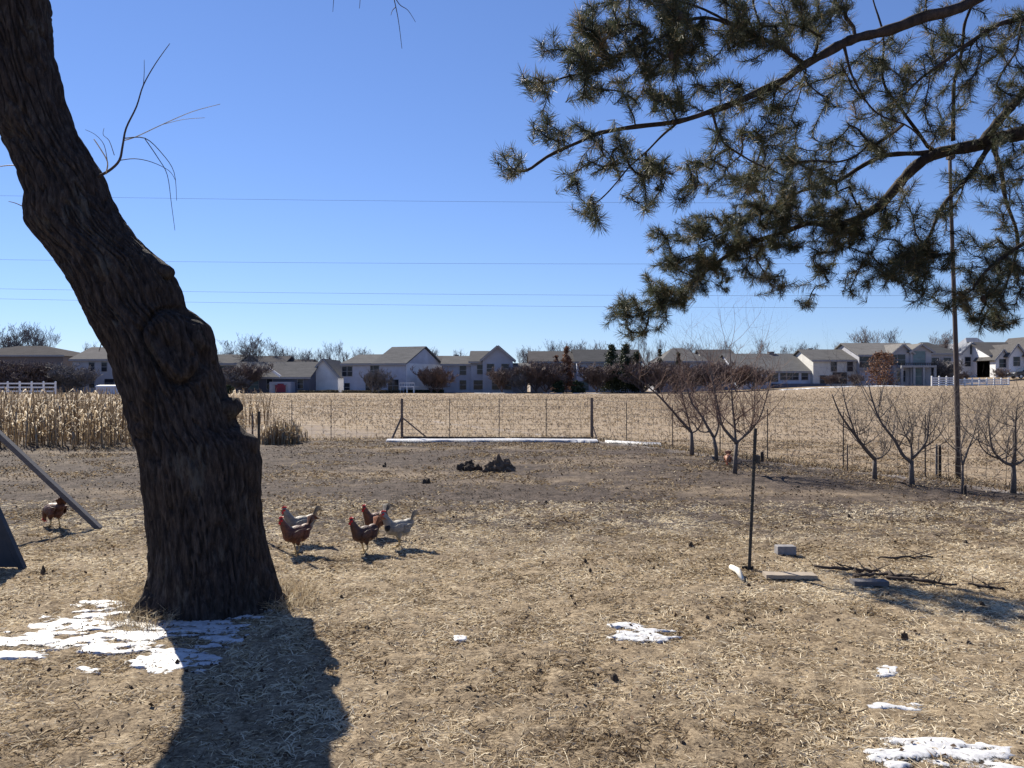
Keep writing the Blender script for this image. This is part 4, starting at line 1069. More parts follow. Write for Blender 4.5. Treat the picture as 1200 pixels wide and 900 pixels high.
far = [
 (10,380,128,'tree_a','twig_grey','leftmost bare grey tree behind the dark brown house',GT,1.1),
 (28,380,130,'tree_b','twig_grey','bare grey tree above the middle of the dark brown house roof',GT,1.1),
 (47,384,130,'tree_a','twig_grey','thin bare tree above the right end of the dark brown house roof',GT,.8),
 (104,403,135,'tree_b','twig_grey','tip of a bare tree just above the pale tan roof',GT,.8),
 (293,393,121,'tree_a','twig_grey','tall wide bare tree standing right of the big trunk',GT,1.15),
 (316,404,134,'tree_b','twig_grey','fainter bare tree right of the tall wide one',GT,1.0),
 (256,412,120,'tree_b','twig_grey','small bare tree close to the right side of the big trunk',GT,.8),
 (358,411,133,'tree_a','twig_grey','low bare tree left of the steep white gable',GT,.9),
 (371,411,133,'tree_b','twig_grey','low bare tree above the tip of the steep white gable',GT,.8),
 (384,403,136,'tree_b','twig_grey','narrow bare tree between the white gable and the large blue house',GT,.7),
 (402,402,136,'tree_b','twig_grey','narrow bare tree above the left end of the large blue house',GT,.6),
 (502,410,135,'tree_a','twig_grey','bare tree just right of the large blue house',GT,.9),
 (514,412,138,'tree_b','twig_grey','bare tree above the low brown hidden house',GT,.7),
 (611,411,135,'tree_b','twig_grey','bare tree right of the wide central gable',GT,.7),
 (643,400,137,'tree_b','twig_grey','bare tree above the left of the tan house',GT,.8),
 (688,401,137,'tree_b','twig_grey','bare tree left of the low pine bough tips',GT,1.0),
 (703,402,139,'tree_a','twig_grey','bare tree just right of the russet pair of trees',GT,.8),
 (757,394,128,'tree_b','twig_grey','tall thin bare tree below the low pine bough tips',GT,.6),
 (770,398,131,'tree_b','twig_grey','bare tree between the evergreens and the hidden grey house',GT,.6),
 (887,399,134,'tree_b','twig_grey','narrow bare tree above the long broad grey roof',GT,.9),
 (939,403,137,'tree_a','twig_grey','bare tree above the right end of the long broad grey roof',GT,.7),
 (960,405,137,'tree_b','twig_grey','bare tree above the left end of the cream house',GT,.7),
 (1013,385,130,'tree_a','twig_grey','largest bare tree above the left of the balcony house',GT,.9),
 (1052,387,132,'tree_b','twig_grey','bare tree above the middle of the balcony house',GT,.9),
 (1106,390,134,'tree_a','twig_brown','bare tree beside the tall thin pole behind the dark hip roof',GT,.9),
 (268,408,131,'tree_a','twig_grey','round topped bare tree between the big trunk and the tall wide tree',GT,1.0),
 (337,409,136,'tree_a','twig_grey','broad low bare tree over the low dark ranch roof',GT,1.1),
 (421,409,140,'tree_a','twig_grey','bare treetop over the lower roof of the large blue house',GT,.9),
 (534,412,140,'tree_b','twig_grey','bare treetop over the left end of the stepped blue house',GT,.9),
 (622,408,139,'tree_a','twig_grey','bare treetop at the left end of the tan house roof',GT,1.0),
 (664,402,140,'tree_a','twig_grey','bare treetop straight behind the tall russet tree',GT,1.0),
 (728,400,142,'tree_b','twig_grey','bare treetop rising behind the tallest evergreen',GT,1.0),
 (806,402,140,'tree_a','twig_grey','bare treetop behind the hidden grey house roof',GT,1.0),
 (846,400,141,'tree_b','twig_grey','bare treetop behind the short high ridge',GT,.9),
 (915,407,141,'tree_b','twig_grey','bare treetop over the middle of the long broad grey roof',GT,.9),
 (985,402,141,'tree_b','twig_grey','bare treetop over the right half of the cream house roof',GT,.9),
 # shrubs
 (-8,412,106,'shrub_a','twig_brown','big dark shrub cut off by the left edge of the photo',GS,1.0),
 (16,414,107,'shrub_b','twig_brown','second dark shrub from the left in front of the brown house',GS,1.1),
 (37,416,106,'shrub_a','twig_brown','third dark shrub from the left in front of the brown house',GS,1.1),
 (57,415,107,'shrub_b','twig_brown','fourth shrub from the left, at the right end of the brown house',GS,1.0),
 (76,418,106,'shrub_a','twig_grey','grey shrub in the gap between the brown and the tan roofed house',GS,1.0),
 (95,424,106,'shrub_b','twig_grey','grey shrub in front of the tan roofed house',GS,.9),
 (270,428,108,'shrub_a','twig_grey','grey shrub right against the big trunk, below the pale house',GS,1.1),
 (288,415,109,'shrub_b','twig_brown','brownish shrub at the left end of the low dark ranch house',GS,1.0),
 (436,428,108,'shrub_b','twig_grey','thin small tree in front of the middle of the large blue house',GS,.6),
 (444,426,108,'shrub_a','twig_grey','right one of the two small trees in front of the large blue house',GS,.6),
 (505,421,109,'shrub_b','twig_brown','brown thicket right of the white deck',GS,.8),
 (513,424,109,'shrub_a','twig_red','reddish thicket left of the stepped blue house',GS,.7),
 (588,422,108,'shrub_b','twig_brown','brown small tree in front of the wide central gable',GS,.8),
 (612,420,108,'shrub_a','twig_grey','greyish shrub at the right end of the stepped blue house',GS,.8),
 (628,413,108,'shrub_b','twig_brown','dark brown tree left of the russet pair',GS,1.0),
 (640,415,109,'shrub_a','twig_brown','twiggy brown tree touching the left russet tree',GS,.9),
 (699,415,108,'shrub_b','twig_brown','brown tree between the russet pair and the evergreens',GS,1.0),
 (754,417,108,'shrub_a','twig_brown','dense brown shrub right of the evergreens',GS,1.2),
 (772,414,108,'shrub_b','twig_brown','dense brown shrub below the hidden grey house',GS,1.1),
 (793,420,108,'shrub_a','twig_brown','dense brown shrub behind the leftmost fruit tree',GS,1.1),
 (813,418,108,'shrub_b','twig_brown','dense brown shrub behind the middle of the near fruit trees',GS,1.0),
 (836,416,108,'shrub_a','twig_brown','dense brown shrub behind the upright fruit tree',GS,1.1),
 (862,418,108,'shrub_b','twig_red','reddish shrub at the left end of the long broad roof',GS,1.1),
 (882,422,108,'shrub_a','twig_brown','last brown shrub before the row of small windows',GS,.9),
 (974,434,107,'shrub_b','twig_brown','low shrub in front of the cream house',GS,1.0),
 (1001,435,107,'shrub_a','twig_brown','low dark shrub between the cream house and the garage door',GS,.8),
 (1098,412,112,'shrub_b','twig_grey','greyish tree filling the gap left of the tall thin pole',GS,1.0),
 (1110,420,112,'shrub_a','twig_brown','brown tree right behind the tall thin pole',GS,.9),
 (1127,432,115,'shrub_b','twig_brown','low brown shrub right of the tall thin pole',GS,.8),
 (1172,428,116,'shrub_a','twig_brown','brown shrub in front of the row of small gables',GS,.8),
]
for a_ in far: bare(*a_[:7], wf=a_[7] * (1.5 if a_[6] == GS else 1))
GE = 'evergreens by the houses'
evergreen(717, 404, 26, 110, 'left one of the dark evergreens behind the middle of the field', seed=2)
evergreen(733, 402, 24, 112, 'tallest of the dark evergreens, below the pine bough tips', seed=3)
evergreen(746, 412, 18, 110, 'right one of the dark evergreens, next to brown shrubs', seed=4)
evergreen(773, 408, 10, 113, 'slim dark evergreen beside the hidden grey house', seed=5, nl=2500)
evergreen(795, 413, 12, 112, 'slim dark evergreen in front of the hidden grey house', seed=6, nl=2500)
evergreen(664, 405, 18, 110, 'tall russet tree still holding dead leaves in front of the tan house', 'russet', True, 7, group='russet leaved trees', name='russet_tree', nl=4000)
evergreen(652, 416, 12, 111, 'shorter dull russet tree left of the tall one', 'russet', True, 8, group='russet leaved trees', name='russet_tree', nl=1800)
evergreen(1035, 413, 30, 106, 'broad russet leaved tree in front of the balcony house', 'russet', False, 9, group='russet leaved trees', name='russet_tree', nl=2400)
evergreen(655, 446, 12, 107, 'low dark green bush left of the pair below the tan house', 'ever', False, 10, 'bush', 'low green bushes', 'green_bush', 1500)
evergreen(677, 446, 12, 107, 'low dark green bush right of the pair below the tan house', 'ever', False, 11, 'bush', 'low green bushes', 'green_bush', 1500)
evergreen(267, 452, 12, 100, 'dark low bush showing right beside the stub of the big trunk', 'ever', False, 12, 'bush', 'low green bushes', 'green_bush', 1500)
# clipped hedge under the large blue house
def hedge(px0, px1, top, Y, label, mat, seed):
    r = np.random.RandomState(seed); x0, x1 = (px0 - 600) / FPX * Y, (px1 - 600) / FPX * Y
    z0 = gz((x0 + x1) / 2, Y); h = CAM_H + (HZ - top) / FPX * Y - z0; n2 = int(900 * (x1 - x0))
    X_ = x0 + (x1 - x0) * r.rand(n2); hh = h * (.75 + .4 * fbm(X_ / 1.5, X_ * 0, seed, 2))
    P = np.stack([X_, Y + r.randn(n2) * .3, z0 + hh * r.rand(n2) ** .7], -1); s_ = .04 + .05 * r.rand(n2)
    u = r.randn(n2, 3); v = np.cross(u, r.randn(n2, 3)); u /= np.linalg.norm(u, axis=1)[:, None]; v /= np.linalg.norm(v, axis=1)[:, None]
    V = np.stack([P - u*s_[:, None], P + v*s_[:, None]*.6, P + u*s_[:, None], P - v*s_[:, None]*.6], 1).reshape(-1, 3); i = np.arange(n2) * 4
    o = np_mesh('hedge', V, np.stack([i, i+1, i+2, i+3], -1), mat, attr=np.repeat(r.rand(n2), 4))
    return tag(o, label, 'hedge')
M['hedge'] = vary_mat('olive_hedge', [(0, (.05,.045,.03)), (.5, (.10,.085,.055)), (1, (.17,.14,.09))], .8, .1)
hedge(401, 472, 457.2, 109, 'long low olive brown hedge in front of the large blue house', M['hedge'], 31)
hedge(474, 520, 456.5, 110, 'low dark hedge right of the olive one, below the white deck', M['ever'], 32)
hedge(350, 396, 457, 110, 'thin dull hedge at the foot of the steep white gable', M['hedge'], 33)

# white rail fence, bin, low wall, parked car at the far edge
def post_rail(px0, px1, Y, h, label, n_posts, rails, mat, name='rail_fence'):
    x0, x1 = (px0 - 600) / FPX * Y, (px1 - 600) / FPX * Y; z0 = gz((x0 + x1) / 2, Y)
    root = empty(name, ((x0 + x1) / 2, Y, z0), 0, label, 'fence')
    L2 = (x1 - x0) / 2
    for i in range(n_posts):
        x = -L2 + 2 * L2 * i / (n_posts - 1); mb = MB(); mb.box(x - .08, x + .08, -.08, .08, -.2, h + .1)
        mb.add([(x-.1,-.1,h+.103),(x+.1,-.1,h+.103),(x+.1,.1,h+.103),(x-.1,.1,h+.103),(x,0,h+.2)], [(0,1,4),(1,2,4),(2,3,4),(3,0,4),(0,3,2,1)])
        mb.build('post', mat, root)
    for k in range(rails):
        z = h * (k + 1) / rails - .1; mb = MB(); mb.box(-L2, L2, -.12, -.085, z - .09, z + .09); mb.build('rail', mat, root)
    return root
post_rail(-75, 65, 98, 1.45, 'white three rail fence above the corn stalks at the left edge', 11, 3, M['white'])
post_rail(1092, 1118, 104, 1.15, 'short white rail fence left of the tall thin pole', 4, 4, M['white'])
post_rail(1122, 1182, 108, .9, 'long low white rail fence right of the tall thin pole', 8, 3, M['white'])
Yb = 98; bx = (129 - 600) / FPX * Yb; bz = gz(bx, Yb)
bin_ = empty('storage_bin', (bx, Yb, bz), 0, 'long low white storage bin left of the big trunk, above the stalks', 'storage bin')
mb = MB(); mb.box(-1.5, 1.5, -.5, .5, 0, .9)
for i in range(7): mb.box(-1.4 + i*.45, -1.32 + i*.45, -.54, -.503, .05, .85)
mb.build('body', S['lightblue'], bin_)
mb = MB(); mb.add([(-1.58,-.6,.903),(1.58,-.6,.903),(1.58,.6,.903),(-1.58,.6,.903),(-1.5,-.5,1.08),(1.5,-.5,1.08),(1.5,.5,1.15),(-1.5,.5,1.15)], [(0,3,2,1),(4,5,6,7),(0,1,5,4),(1,2,6,5),(2,3,7,6),(3,0,4,7)])
mb.build('lid', M['white'], bin_)
# parked car
Yc = 116; cxp = (1203 - 600) / FPX * Yc
car = empty('parked_car', (cxp, Yc, gz(cxp, Yc)), 0, 'dark parked car cut off by the right edge of the photo', 'car')
M['carp'] = simple('dark_car_paint', (.02,.028,.04), .25, .1, 2); M['tyre'] = simple('tyre_rubber', (.02,.02,.02), .9, .1, 5)
M['rim'] = simple('wheel_rim', (.4,.4,.42), .35, .1, 5, metal=.8); M['lampw'] = simple('headlamp_glass', (.6,.6,.62), .15, .05, 5)
prof = [(-2.3,.35),(-2.32,.75),(-2.15,.98),(-1.25,1.08),(-.65,1.55),(.2,1.66),(1.6,1.62),(2.15,1.08),(2.28,.95),(2.3,.4)]
def extr(mb, prof, w_, inset=0.0):
    n_ = len(prof); vs = [(x, -w_ + (inset if z > 1.1 else 0), z) for x, z in prof] + [(x, w_ - (inset if z > 1.1 else 0), z) for x, z in prof]
    fs = [tuple(range(n_)), tuple(reversed(range(n_, 2*n_)))] + [(i, i + n_, (i+1) % n_ + n_, (i+1) % n_) for i in range(n_)]
    mb.add(vs, fs)
mb = MB(); extr(mb, prof, .9, .12); body = mb.build('body', M['carp'], car)
for nm, q in (('side_window', [(-1.0,1.12),(-.55,1.47),(.3,1.56),(.3,1.12)]), ('side_window', [(.4,1.12),(.4,1.56),(1.5,1.53),(1.85,1.12)])):
    for sy in (-1, 1):
        mb = MB(); vs = [(x, sy * (.905 if z < 1.2 else .79), z) for x, z in q] + [(x, sy * (.90 if z < 1.2 else .785) - sy*.01, z) for x, z in q]
        k = len(q); mb.add(vs, [tuple(range(k)), tuple(reversed(range(k, 2*k)))] + [(i, (i+1) % k, (i+1) % k + k, i + k) for i in range(k)]); mb.build(nm, M['glass'], car)
for x in (-1.4, 1.4):
    for sy in (-1, 1):
        wt = MB(); wt.tube([(x, sy*.78, .34), (x, sy*.93, .34)], .34, 20); wo_ = wt.build('wheel', M['tyre'], car)
        wt = MB(); wt.tube([(x, sy*.90, .34), (x, sy*.945, .34)], .2, 14); wt.build('rim', M['rim'], wo_)
for sy in (-1, 1):
    mb = MB(); mb.ell((-2.27, sy*.68, .78), (.08, .18, .09), 10, 6); mb.build('headlight', M['lampw'], car)
# thin scraps of snow at the far edge of the field
for (p0, p1, Yf, hw, sd_, lb) in ((915,1000,101,1.3,421,'white line of snow at the far field edge below the cream house'), (1008,1050,100,2.2,422,'bright strip of snow below the white garage door'), (556,606,105,.7,423,'thin far snow below the stepped blue house'), (636,662,104,.8,424,'thin far scrap of snow below the russet trees'), (672,705,104,.5,425,'thin far scrap of snow below the evergreens')):
    snow_strip((p0-600)/FPX*Yf, (p1-600)/FPX*Yf, lambda a, Yf=Yf: Yf + 0*a, hw, sd_, lb)

# ------------------------------------------------------------------ power lines with their poles out of view
def utility_pole(x, y, label):
    root = empty('utility_pole', (x, y, gz(x, y)), 0, label, 'utility pole')
    mb = MB(); mb.tube([(0,0,-.3),(0,0,8),(0,0,17.5)], [.2,.17,.13], 12); mb.build('pole', M['pole'], root)
    for z in (8.6, 10.9, 16.0):
        mb = MB(); mb.box(-.08, .08, -1.4, 1.4, z, z + .16); mb.build('crossarm', M['pole'], root)
utility_pole(-66, 70, 'tall pole carrying the power lines, out of view to the left')
utility_pole(66, 70, 'tall pole carrying the power lines, out of view to the right')
for (zl, zr, dy, lb) in ((224,236,0,'highest faint power line crossing the sky'), (300,305,0,'middle power line, alone between the top one and the lower ones'), (335,346,-1.2,'upper one of the two low power lines'), (343,358,1.2,'lowest power line, just under its twin')):
    za = CAM_H + (HZ - zl) / FPX * 70; zb_ = CAM_H + (HZ - zr) / FPX * 70
    mb = MB(); P = []
    for i in range(41):
        t = i / 40; xx = -66 + 132 * t
        P.append((xx, 70 + dy, za + (zb_ - za) * t - .5 * 4 * t * (1 - t)))
    mb.tube(P, .010, 5)
    tag(mb.build('power_line', M['cable']), lb, 'power line', 'power lines over the field')
# ------------------------------------------------------------------ wire fence round the run
FH = 1.12
fence = empty('wire_fence', (2.2, 21.65, gz(2.2, 21.65)), 0, 'low woven wire fence on posts crossing the field and turning at the corner post', 'fence')
def FO(p): return Vector(p) - Vector(fence.location)
def fpost(x, y, h, r, mat, lean=(0, 0), n=8, name='post'):
    z = gz(x, y); mb = MB()
    P = [(x, y, z - .2), (x + lean[0]*.5, y + lean[1]*.5, z + h*.5), (x + lean[0], y + lean[1], z + h)]
    mb.tube([FO(p) for p in P], [r*1.05, r, r*.95], n)
    return mb.build(name, mat, fence)
M['fpost'] = simple('fence_post_wood', (.13,.10,.085), .9, .3, 20, bmp=.3)
line = [(-14.5, 21.7), (-8, 21.7), (-3.05, 21.65), (2.2, 21.65), (7.55, 11.5), (9.6, 7.6)]
def fx_at(px, Y): return (px - 600) / FPX * Y
fpost(fx_at(471, 21.65), 21.65, 1.12, .036, M['fpost'])
fpost(fx_at(693.5, 21.65), 21.65, 1.14, .042, M['fpost'])
for px in (152, 342, 388, 527, 585, 640): fpost(fx_at(px, 21.68), 21.68, 1.12, .011, M['wire'], n=5)
for t in (.14, .30, .44, .56, .72, .86): 
    x = 2.2 + 5.35 * t; y = 21.65 - 10.15 * t; fpost(x, y, 1.05, .011, M['wire'], n=5)
# braces of the left post
b0 = Vector((fx_at(471, 21.65), 21.6, .62))
mb = MB(); mb.tube([FO(b0), FO((fx_at(459, 21.3), 21.3, .02))], .03, 6); mb.build('brace', M['fpost'], fence)
mb = MB(); mb.tube([FO(b0), FO((fx_at(502, 21.6), 21.6, .02))], .022, 6); mb.build('brace', M['fpost'], fence)
mb = MB(); mb.tube([FO((fx_at(695, 21.6), 21.6, .35)), FO((fx_at(700, 21.2), 21.2, .0))], .022, 6); mb.build('brace', M['fpost'], fence)
mb = MB()
for (A, B) in zip(line[:-1], line[1:]):
    A = Vector((A[0], A[1], 0)); B = Vector((B[0], B[1], 0)); Ls = (B - A).length; k = int(Ls / .3)
    for z in (.05, .16, .27, .40, .55, .72, .90, 1.08):
        P = [A.lerp(B, i / 12) for i in range(13)]
        mb.tube([FO((p.x, p.y, gz(p.x, p.y) + z + .01 * math.sin(i * 2 + z * 9))) for i, p in enumerate(P)], .0036, 3, cap=False)
    for i in range(k):
        p = A.lerp(B, i / k); z = gz(p.x, p.y)
        mb.tube([FO((p.x, p.y, z + .05)), FO((p.x, p.y, z + 1.08))], .0030, 3, cap=False)
mb.build('wire_mesh', M['wire'], fence)
# dark rail lying along the foot of the back fence, shows above the snow
mb = MB(); mb.bar((fx_at(473, 21.5), 21.45, .07), (fx_at(592, 21.5), 21.45, .05), .08, .06)
tag(mb.build('ground_rail', M['wood_dark']), 'dark timber lying along the foot of the back fence behind the snow', 'timber')
mb = MB(); mb.bar((fx_at(600, 21.5), 21.42, .05), (fx_at(692, 21.5), 21.42, .05), .07, .06)
tag(mb.build('ground_rail', M['wood_dark']), 'thinner dark timber ending at the fence corner post', 'timber')

# ------------------------------------------------------------------ single posts
def tpost(px, py, px_t, py_t, label, lug=True):
    g = gp(px, py); Y = g.y; top = at(px_t, py_t, Y)
    root = empty('steel_post', g, 0, label, 'post', 'black steel posts standing in the run')
    d = top - g; mb = MB()
    for (ox, oy, wx, wy) in ((0, 0, .026, .006), (0, .012, .006, .024)):
        mb.bar(Vector((ox, oy, -.15)), d + Vector((ox, oy, 0)), wx, wy, up=(0, 1, 0))
    for i in range(16):
        p = d * ((i + 1) / 17); mb.box(p.x - .008, p.x + .008, p.y - .014, p.y - .003, p.z - .01, p.z + .01)
    mb.build('shaft', M['post'], root)
    mb = MB(); mb.bar(Vector((-.05, .02, -.02)), Vector((.05, .02, -.02)), .004, .09); mb.build('anchor_plate', M['post'], root)
    if lug:
        mb = MB(); p = d * .78; mb.box(p.x + .02, p.x + .045, -.02, .02, p.z - .035, p.z + .035); mb.build('insulator', M['post'], root)
    return root
tpost(877, 670, 885.5, 502, 'thin black steel post leaning slightly right, standing alone right of centre')
tpost(302, 631, 303.5, 482, 'black steel post close against the right side of the big trunk', False)
def stake(px, py, py_t, w_, mat, label, name='stake', group=None, lean=0):
    g = gp(px, py); Y = g.y; top = at(px + lean, py_t, Y); mb = MB(); r = w_ / 2 / FPX * Y
    d = top - g
    mb.tube([(0,0,-.12), d*.5, d*.92, d], [r*1.05, r, r*.95, r*.4], 7)
    o = mb.build(name, mat, loc=g); return tag(o, label, 'stake', group)
stake(296, 513, 483, 2.2, M['fpost'], 'thin grey stake between the big trunk and the black steel post')
stake(893, 541, 529, 4, M['wood_dark'], 'short dark stake just right of the lone steel post')
stake(1101.5, 561, 521, 3.5, M['wood_dark'], 'dark edged pale stake between the last fruit tree pair and the tall pole', lean=0)
stake(1097.5, 561, 520, 2.6, M['wood_grey'], 'pale strip standing against the dark stake left of the tall pole', lean=.2)
stake(1131, 581, 568, 3.5, M['wood_dark'], 'short dark stub just right of the foot of the tall pole')
stake(1189, 545, 503, 4.2, M['wood_dark'], 'dark stake behind the fruit tree at the right edge')
stake(993, 553, 520, 1.6, M['fpost'], 'hair thin stake left of the slanting fruit tree')
# tall thin pole
g = gp(1123, 563); Y = g.y
mb = MB(); P = [(0, 0, -.3)]; tp = at(1114, 185, Y) - g
for i in range(1, 13):
    t = i / 12; P.append(tp * t + Vector((.012 * math.sin(t * 5), 0, 0)))
mb.tube(P, [.043 - .017 * i / 12 for i in range(13)], 10)
root = empty('tall_pole', g, 0, 'tall thin dark wooden pole rising into the pine boughs', 'pole')
mb.build('shaft', M['pole'], root, smooth=True)
mb = MB(); mb.box(tp.x - .05, tp.x + .05, -.05, .05, tp.z - .02, tp.z + .05); mb.build('cap', M['wood_dark'], root)

# ------------------------------------------------------------------ fruit trees
def fruit(px, py, trunk_pts, limb_list, label, seed, r0=.045, twl=.5, dense=1.0):
    g = gp(px, py); Y = g.y
    root = empty('fruit_tree', g, 0, label, 'tree', 'bare fruit trees along the fence')
    rc = random.Random(seed); tb = MB(); r0 *= .8
    P = [g + Vector((0, 0, -.08))] + [at(a_, b_, Y) for a_, b_ in trunk_pts]
    tb.tube([p - g for p in P], [r0 * 1.25] + [r0 * (1 - .12 * i) for i in range(len(P) - 1)], 9)
    tb.build('trunk', M['fruit_bark'], root, smooth=True)
    tw = MB()
    for li, (pts, rad) in enumerate(limb_list):
        dz_ = rc.uniform(-.25, .3)
        Pp = [at(a_, b_, Y + dz_ * i / len(pts)) for i, (a_, b_) in enumerate(pts)]
        S_ = smooth_path(Pp, 4); k = len(S_); mb = MB()
        R_ = [rad * (1 - .75 * i / (k - 1)) for i in range(k)]
        mb.tube([p - g for p in S_], R_, 7); mb.build('limb', M['fruit_bark'], root, smooth=True)
        for j in range(int(9 * dense)):
            i = rc.randint(max(2, k // 5), k - 1); p = S_[i] - g
            d = Vector((rc.uniform(-1, 1), rc.uniform(-1, 1), rc.uniform(.1, 1.1))).normalized()
            grow(tw, p, d, twl * rc.uniform(.5, 1.5), min(.010, R_[i] * .6), 2, rc, .10, .42, (3, 5), .6, 6, maxlev=4, spread=.95)
    tw.build('twigs', M['twig_red'] if seed % 2 else M['fruit_bark'], root)
    return root
fruit(811, 533, [(811,520),(810,506)], [([(810,506),(797,492),(785,478),(772,464),(758,452),(742,440)], .035), ([(810,506),(800,500),(788,502)], .015), ([(811,507),(818,503),(824,490),(828,470),(832,450)], .02), ([(810,508),(806,490),(800,465),(795,440),(790,420)], .022)], 'leftmost fruit tree, short straight stem under a long left leaning limb', 31, .055, .62, 1.7)
fruit(840, 540, [(839,525),(836,512)], [([(836,512),(829,500),(821,486),(812,474),(805,455),(800,430)], .032), ([(837,514),(842,498),(838,470),(835,440),(832,415)], .022), ([(833,506),(820,505),(808,490),(790,470)], .016)], 'second fruit tree from the left, crooked stem bending left', 33, .045, .62, 1.6)
fruit(861, 555, [(862,538),(863,520)], [([(863,519),(854,509),(846,498),(842,480),(836,450),(830,425)], .032), ([(863,519),(872,511),(880,504),(890,490),(897,470),(903,448)], .026), ([(862,520),(861,500),(858,470),(857,440),(855,405)], .026), ([(868,515),(880,500),(884,480),(884,450),(880,425)], .016)], 'forked fruit tree just left of the lone steel post, V shaped with upright shoots', 35, .045, .66, 1.6)
fruit(1025, 562, [(1025,550),(1025,537)], [([(1025,538),(1014,526),(1003,511),(993,498),(983,482),(975,462)], .034), ([(1003,511),(996,490),(990,470),(986,450)], .018), ([(1025,538),(1034,535),(1043,525),(1046,505)], .015)], 'slanting fruit tree with one long limb reaching left, left of the tall pole', 32, .045, .55, 1.1)
fruit(1069, 568, [(1068,555),(1068,540)], [([(1067,541),(1058,533),(1048,515),(1040,505),(1030,490),(1022,468),(1018,450)], .030), ([(1068,541),(1068,524),(1062,512),(1052,508)], .022), ([(1069,537),(1078,528),(1086,516),(1088,500),(1090,478)], .026), ([(1078,528),(1092,518),(1102,508),(1108,490)], .014)], 'spreading fruit tree with several crooked limbs just left of the tall pole', 34, .048, .52, 1.1)
fruit(1187, 577, [(1188,560),(1187,545)], [([(1187,545),(1176,541),(1164,528),(1160,510),(1158,485)], .026), ([(1187,544),(1190,525),(1190,500),(1192,475)], .026), ([(1187,545),(1198,540),(1212,525),(1222,500)], .024), ([(1172,538),(1158,532),(1148,520),(1146,500)], .014)], 'fruit tree at the right edge, low fork with a stake behind', 36, .045, .52, 1.1)
fruit(1128, 577, [(1128,560),(1128,545)], [([(1128,545),(1135,525),(1141,510),(1146,490)], .018), ([(1128,545),(1126,525),(1132,505)], .014)], 'small thin fruit sapling right of the tall pole', 38, .022, .6, .8)

# ------------------------------------------------------------------ timber frame and dark panel at the left edge
tf = empty('timber_frame', (-6.45, 8.4, gz(-6.45, 8.4)), 0, 'grey timber leg slanting down from the left edge to the ground', 'timber frame')
TFO = lambda p: Vector(p) - Vector(tf.location)
apex = at(-140, 378, 8.45); foot = gp(117, 621)
mb = MB(); mb.bar(TFO(foot), TFO(apex), .05, .07, up=(0, 1, 0)); mb.build('leg', M['wood_grey'], tf)
mb = MB(); mb.bar(TFO((2*apex.x - foot.x, 8.3, 0)), TFO(apex + Vector((-.03, -.06, 0))), .05, .10, up=(0, 1, 0)); mb.build('leg', M['wood_grey'], tf)
mb = MB(); mb.bar(TFO(apex + Vector((0, -.1, .06))), TFO(apex + Vector((-1.2, 2.6, .06))), .09, .09); mb.build('top_bar', M['wood_grey'], tf)
Yp = dn(666); xr = fx_at(27, Yp)
pan = empty('shelter_panel', (xr - .9, Yp, gz(xr - .9, Yp)), 0, 'dark slanted shelter panel poking in at the left edge', 'panel')
zt = 1.75
def prism_y(mb, pts, y0, y1):
    k = len(pts); vs = [(x, y0, z) for x, z in pts] + [(x, y1, z) for x, z in pts]
    mb.add(vs, [tuple(range(k)), tuple(reversed(range(k, 2*k)))] + [(i, i + k, (i+1) % k + k, (i+1) % k) for i in range(k)])
mb = MB(); prism_y(mb, [(.10, .02), (.86, .02), (.16, zt - .12), (.10, zt - .12)], -.02, .0); mb.build('sheet', M['slate'], pan)
mb = MB(); mb.bar((.9, 0, 0), (.12, 0, zt), .045, .05, up=(0, 1, 0)); mb.build('edge_batten', M['slate'], pan)
mb = MB(); mb.box(.02, .10, -.05, .05, -.1, zt); mb.build('upright', M['wood_grey'], pan)

# ------------------------------------------------------------------ hens
def eval_remesh(mb, vox, smooth_it=6):
    me = bpy.data.meshes.new('tmp'); me.from_pydata(mb.v, [], mb.f); me.update()
    o = bpy.data.objects.new('tmp', me); col.objects.link(o)
    md = o.modifiers.new('r', 'REMESH'); md.mode = 'VOXEL'; md.voxel_size = vox; md.use_smooth_shade = True
    s_ = o.modifiers.new('s', 'SMOOTH'); s_.factor = .6; s_.iterations = smooth_it
    dg = bpy.context.evaluated_depsgraph_get()
    out = bpy.data.meshes.new_from_object(o.evaluated_get(dg))
    bpy.data.objects.remove(o)
    return out
def feather_mat(name, c0, c1, c2, neck=None):
    m, n, b = base_mat(name)
    tc = N(n, 'ShaderNodeTexCoord')
    v = N(n, 'ShaderNodeTexVoronoi'); v.inputs['Scale'].default_value = 55; n.links.new(tc.outputs['Object'], v.inputs['Vector'])
    f = noisetex(n, 14, tc.outputs['Object'], 3)
    c = mixc(n, ramp(n, f, [(.35, 0), (.65, 1)]), ramp(n, v.outputs['Distance'], [(0, c1), (.6, c0)]), ramp(n, v.outputs['Distance'], [(0, c2), (.6, c1)]))
    if neck:
        sp = N(n, 'ShaderNodeSeparateXYZ'); n.links.new(tc.outputs['Object'], sp.inputs[0])
        mr = N(n, 'ShaderNodeMapRange'); n.links.new(sp.outputs['Z'], mr.inputs['Value']); mr.inputs['From Min'].default_value = .27; mr.inputs['From Max'].default_value = .32
        c = mixc(n, mr.outputs[0], c, neck)
    n.links.new(c, b.inputs['Base Color']); b.inputs['Roughness'].default_value = .6; b.inputs['Specular IOR Level'].default_value = .5
    bump(n, b, v.outputs['Distance'], .4, .006)
    return m
FB = feather_mat('brown_feathers', (.05,.018,.012), (.13,.045,.026), (.20,.075,.04))
FD = feather_mat('dark_feathers', (.03,.013,.01), (.08,.03,.02), (.13,.055,.03))
FR = feather_mat('russet_feathers', (.20,.07,.03), (.33,.13,.06), (.45,.2,.1))
FW = feather_mat('pale_feathers', (.15,.13,.11), (.24,.215,.18), (.34,.31,.27))
FWD = feather_mat('pale_feathers_dark_breast', (.18,.165,.145), (.27,.25,.22), (.37,.35,.31))
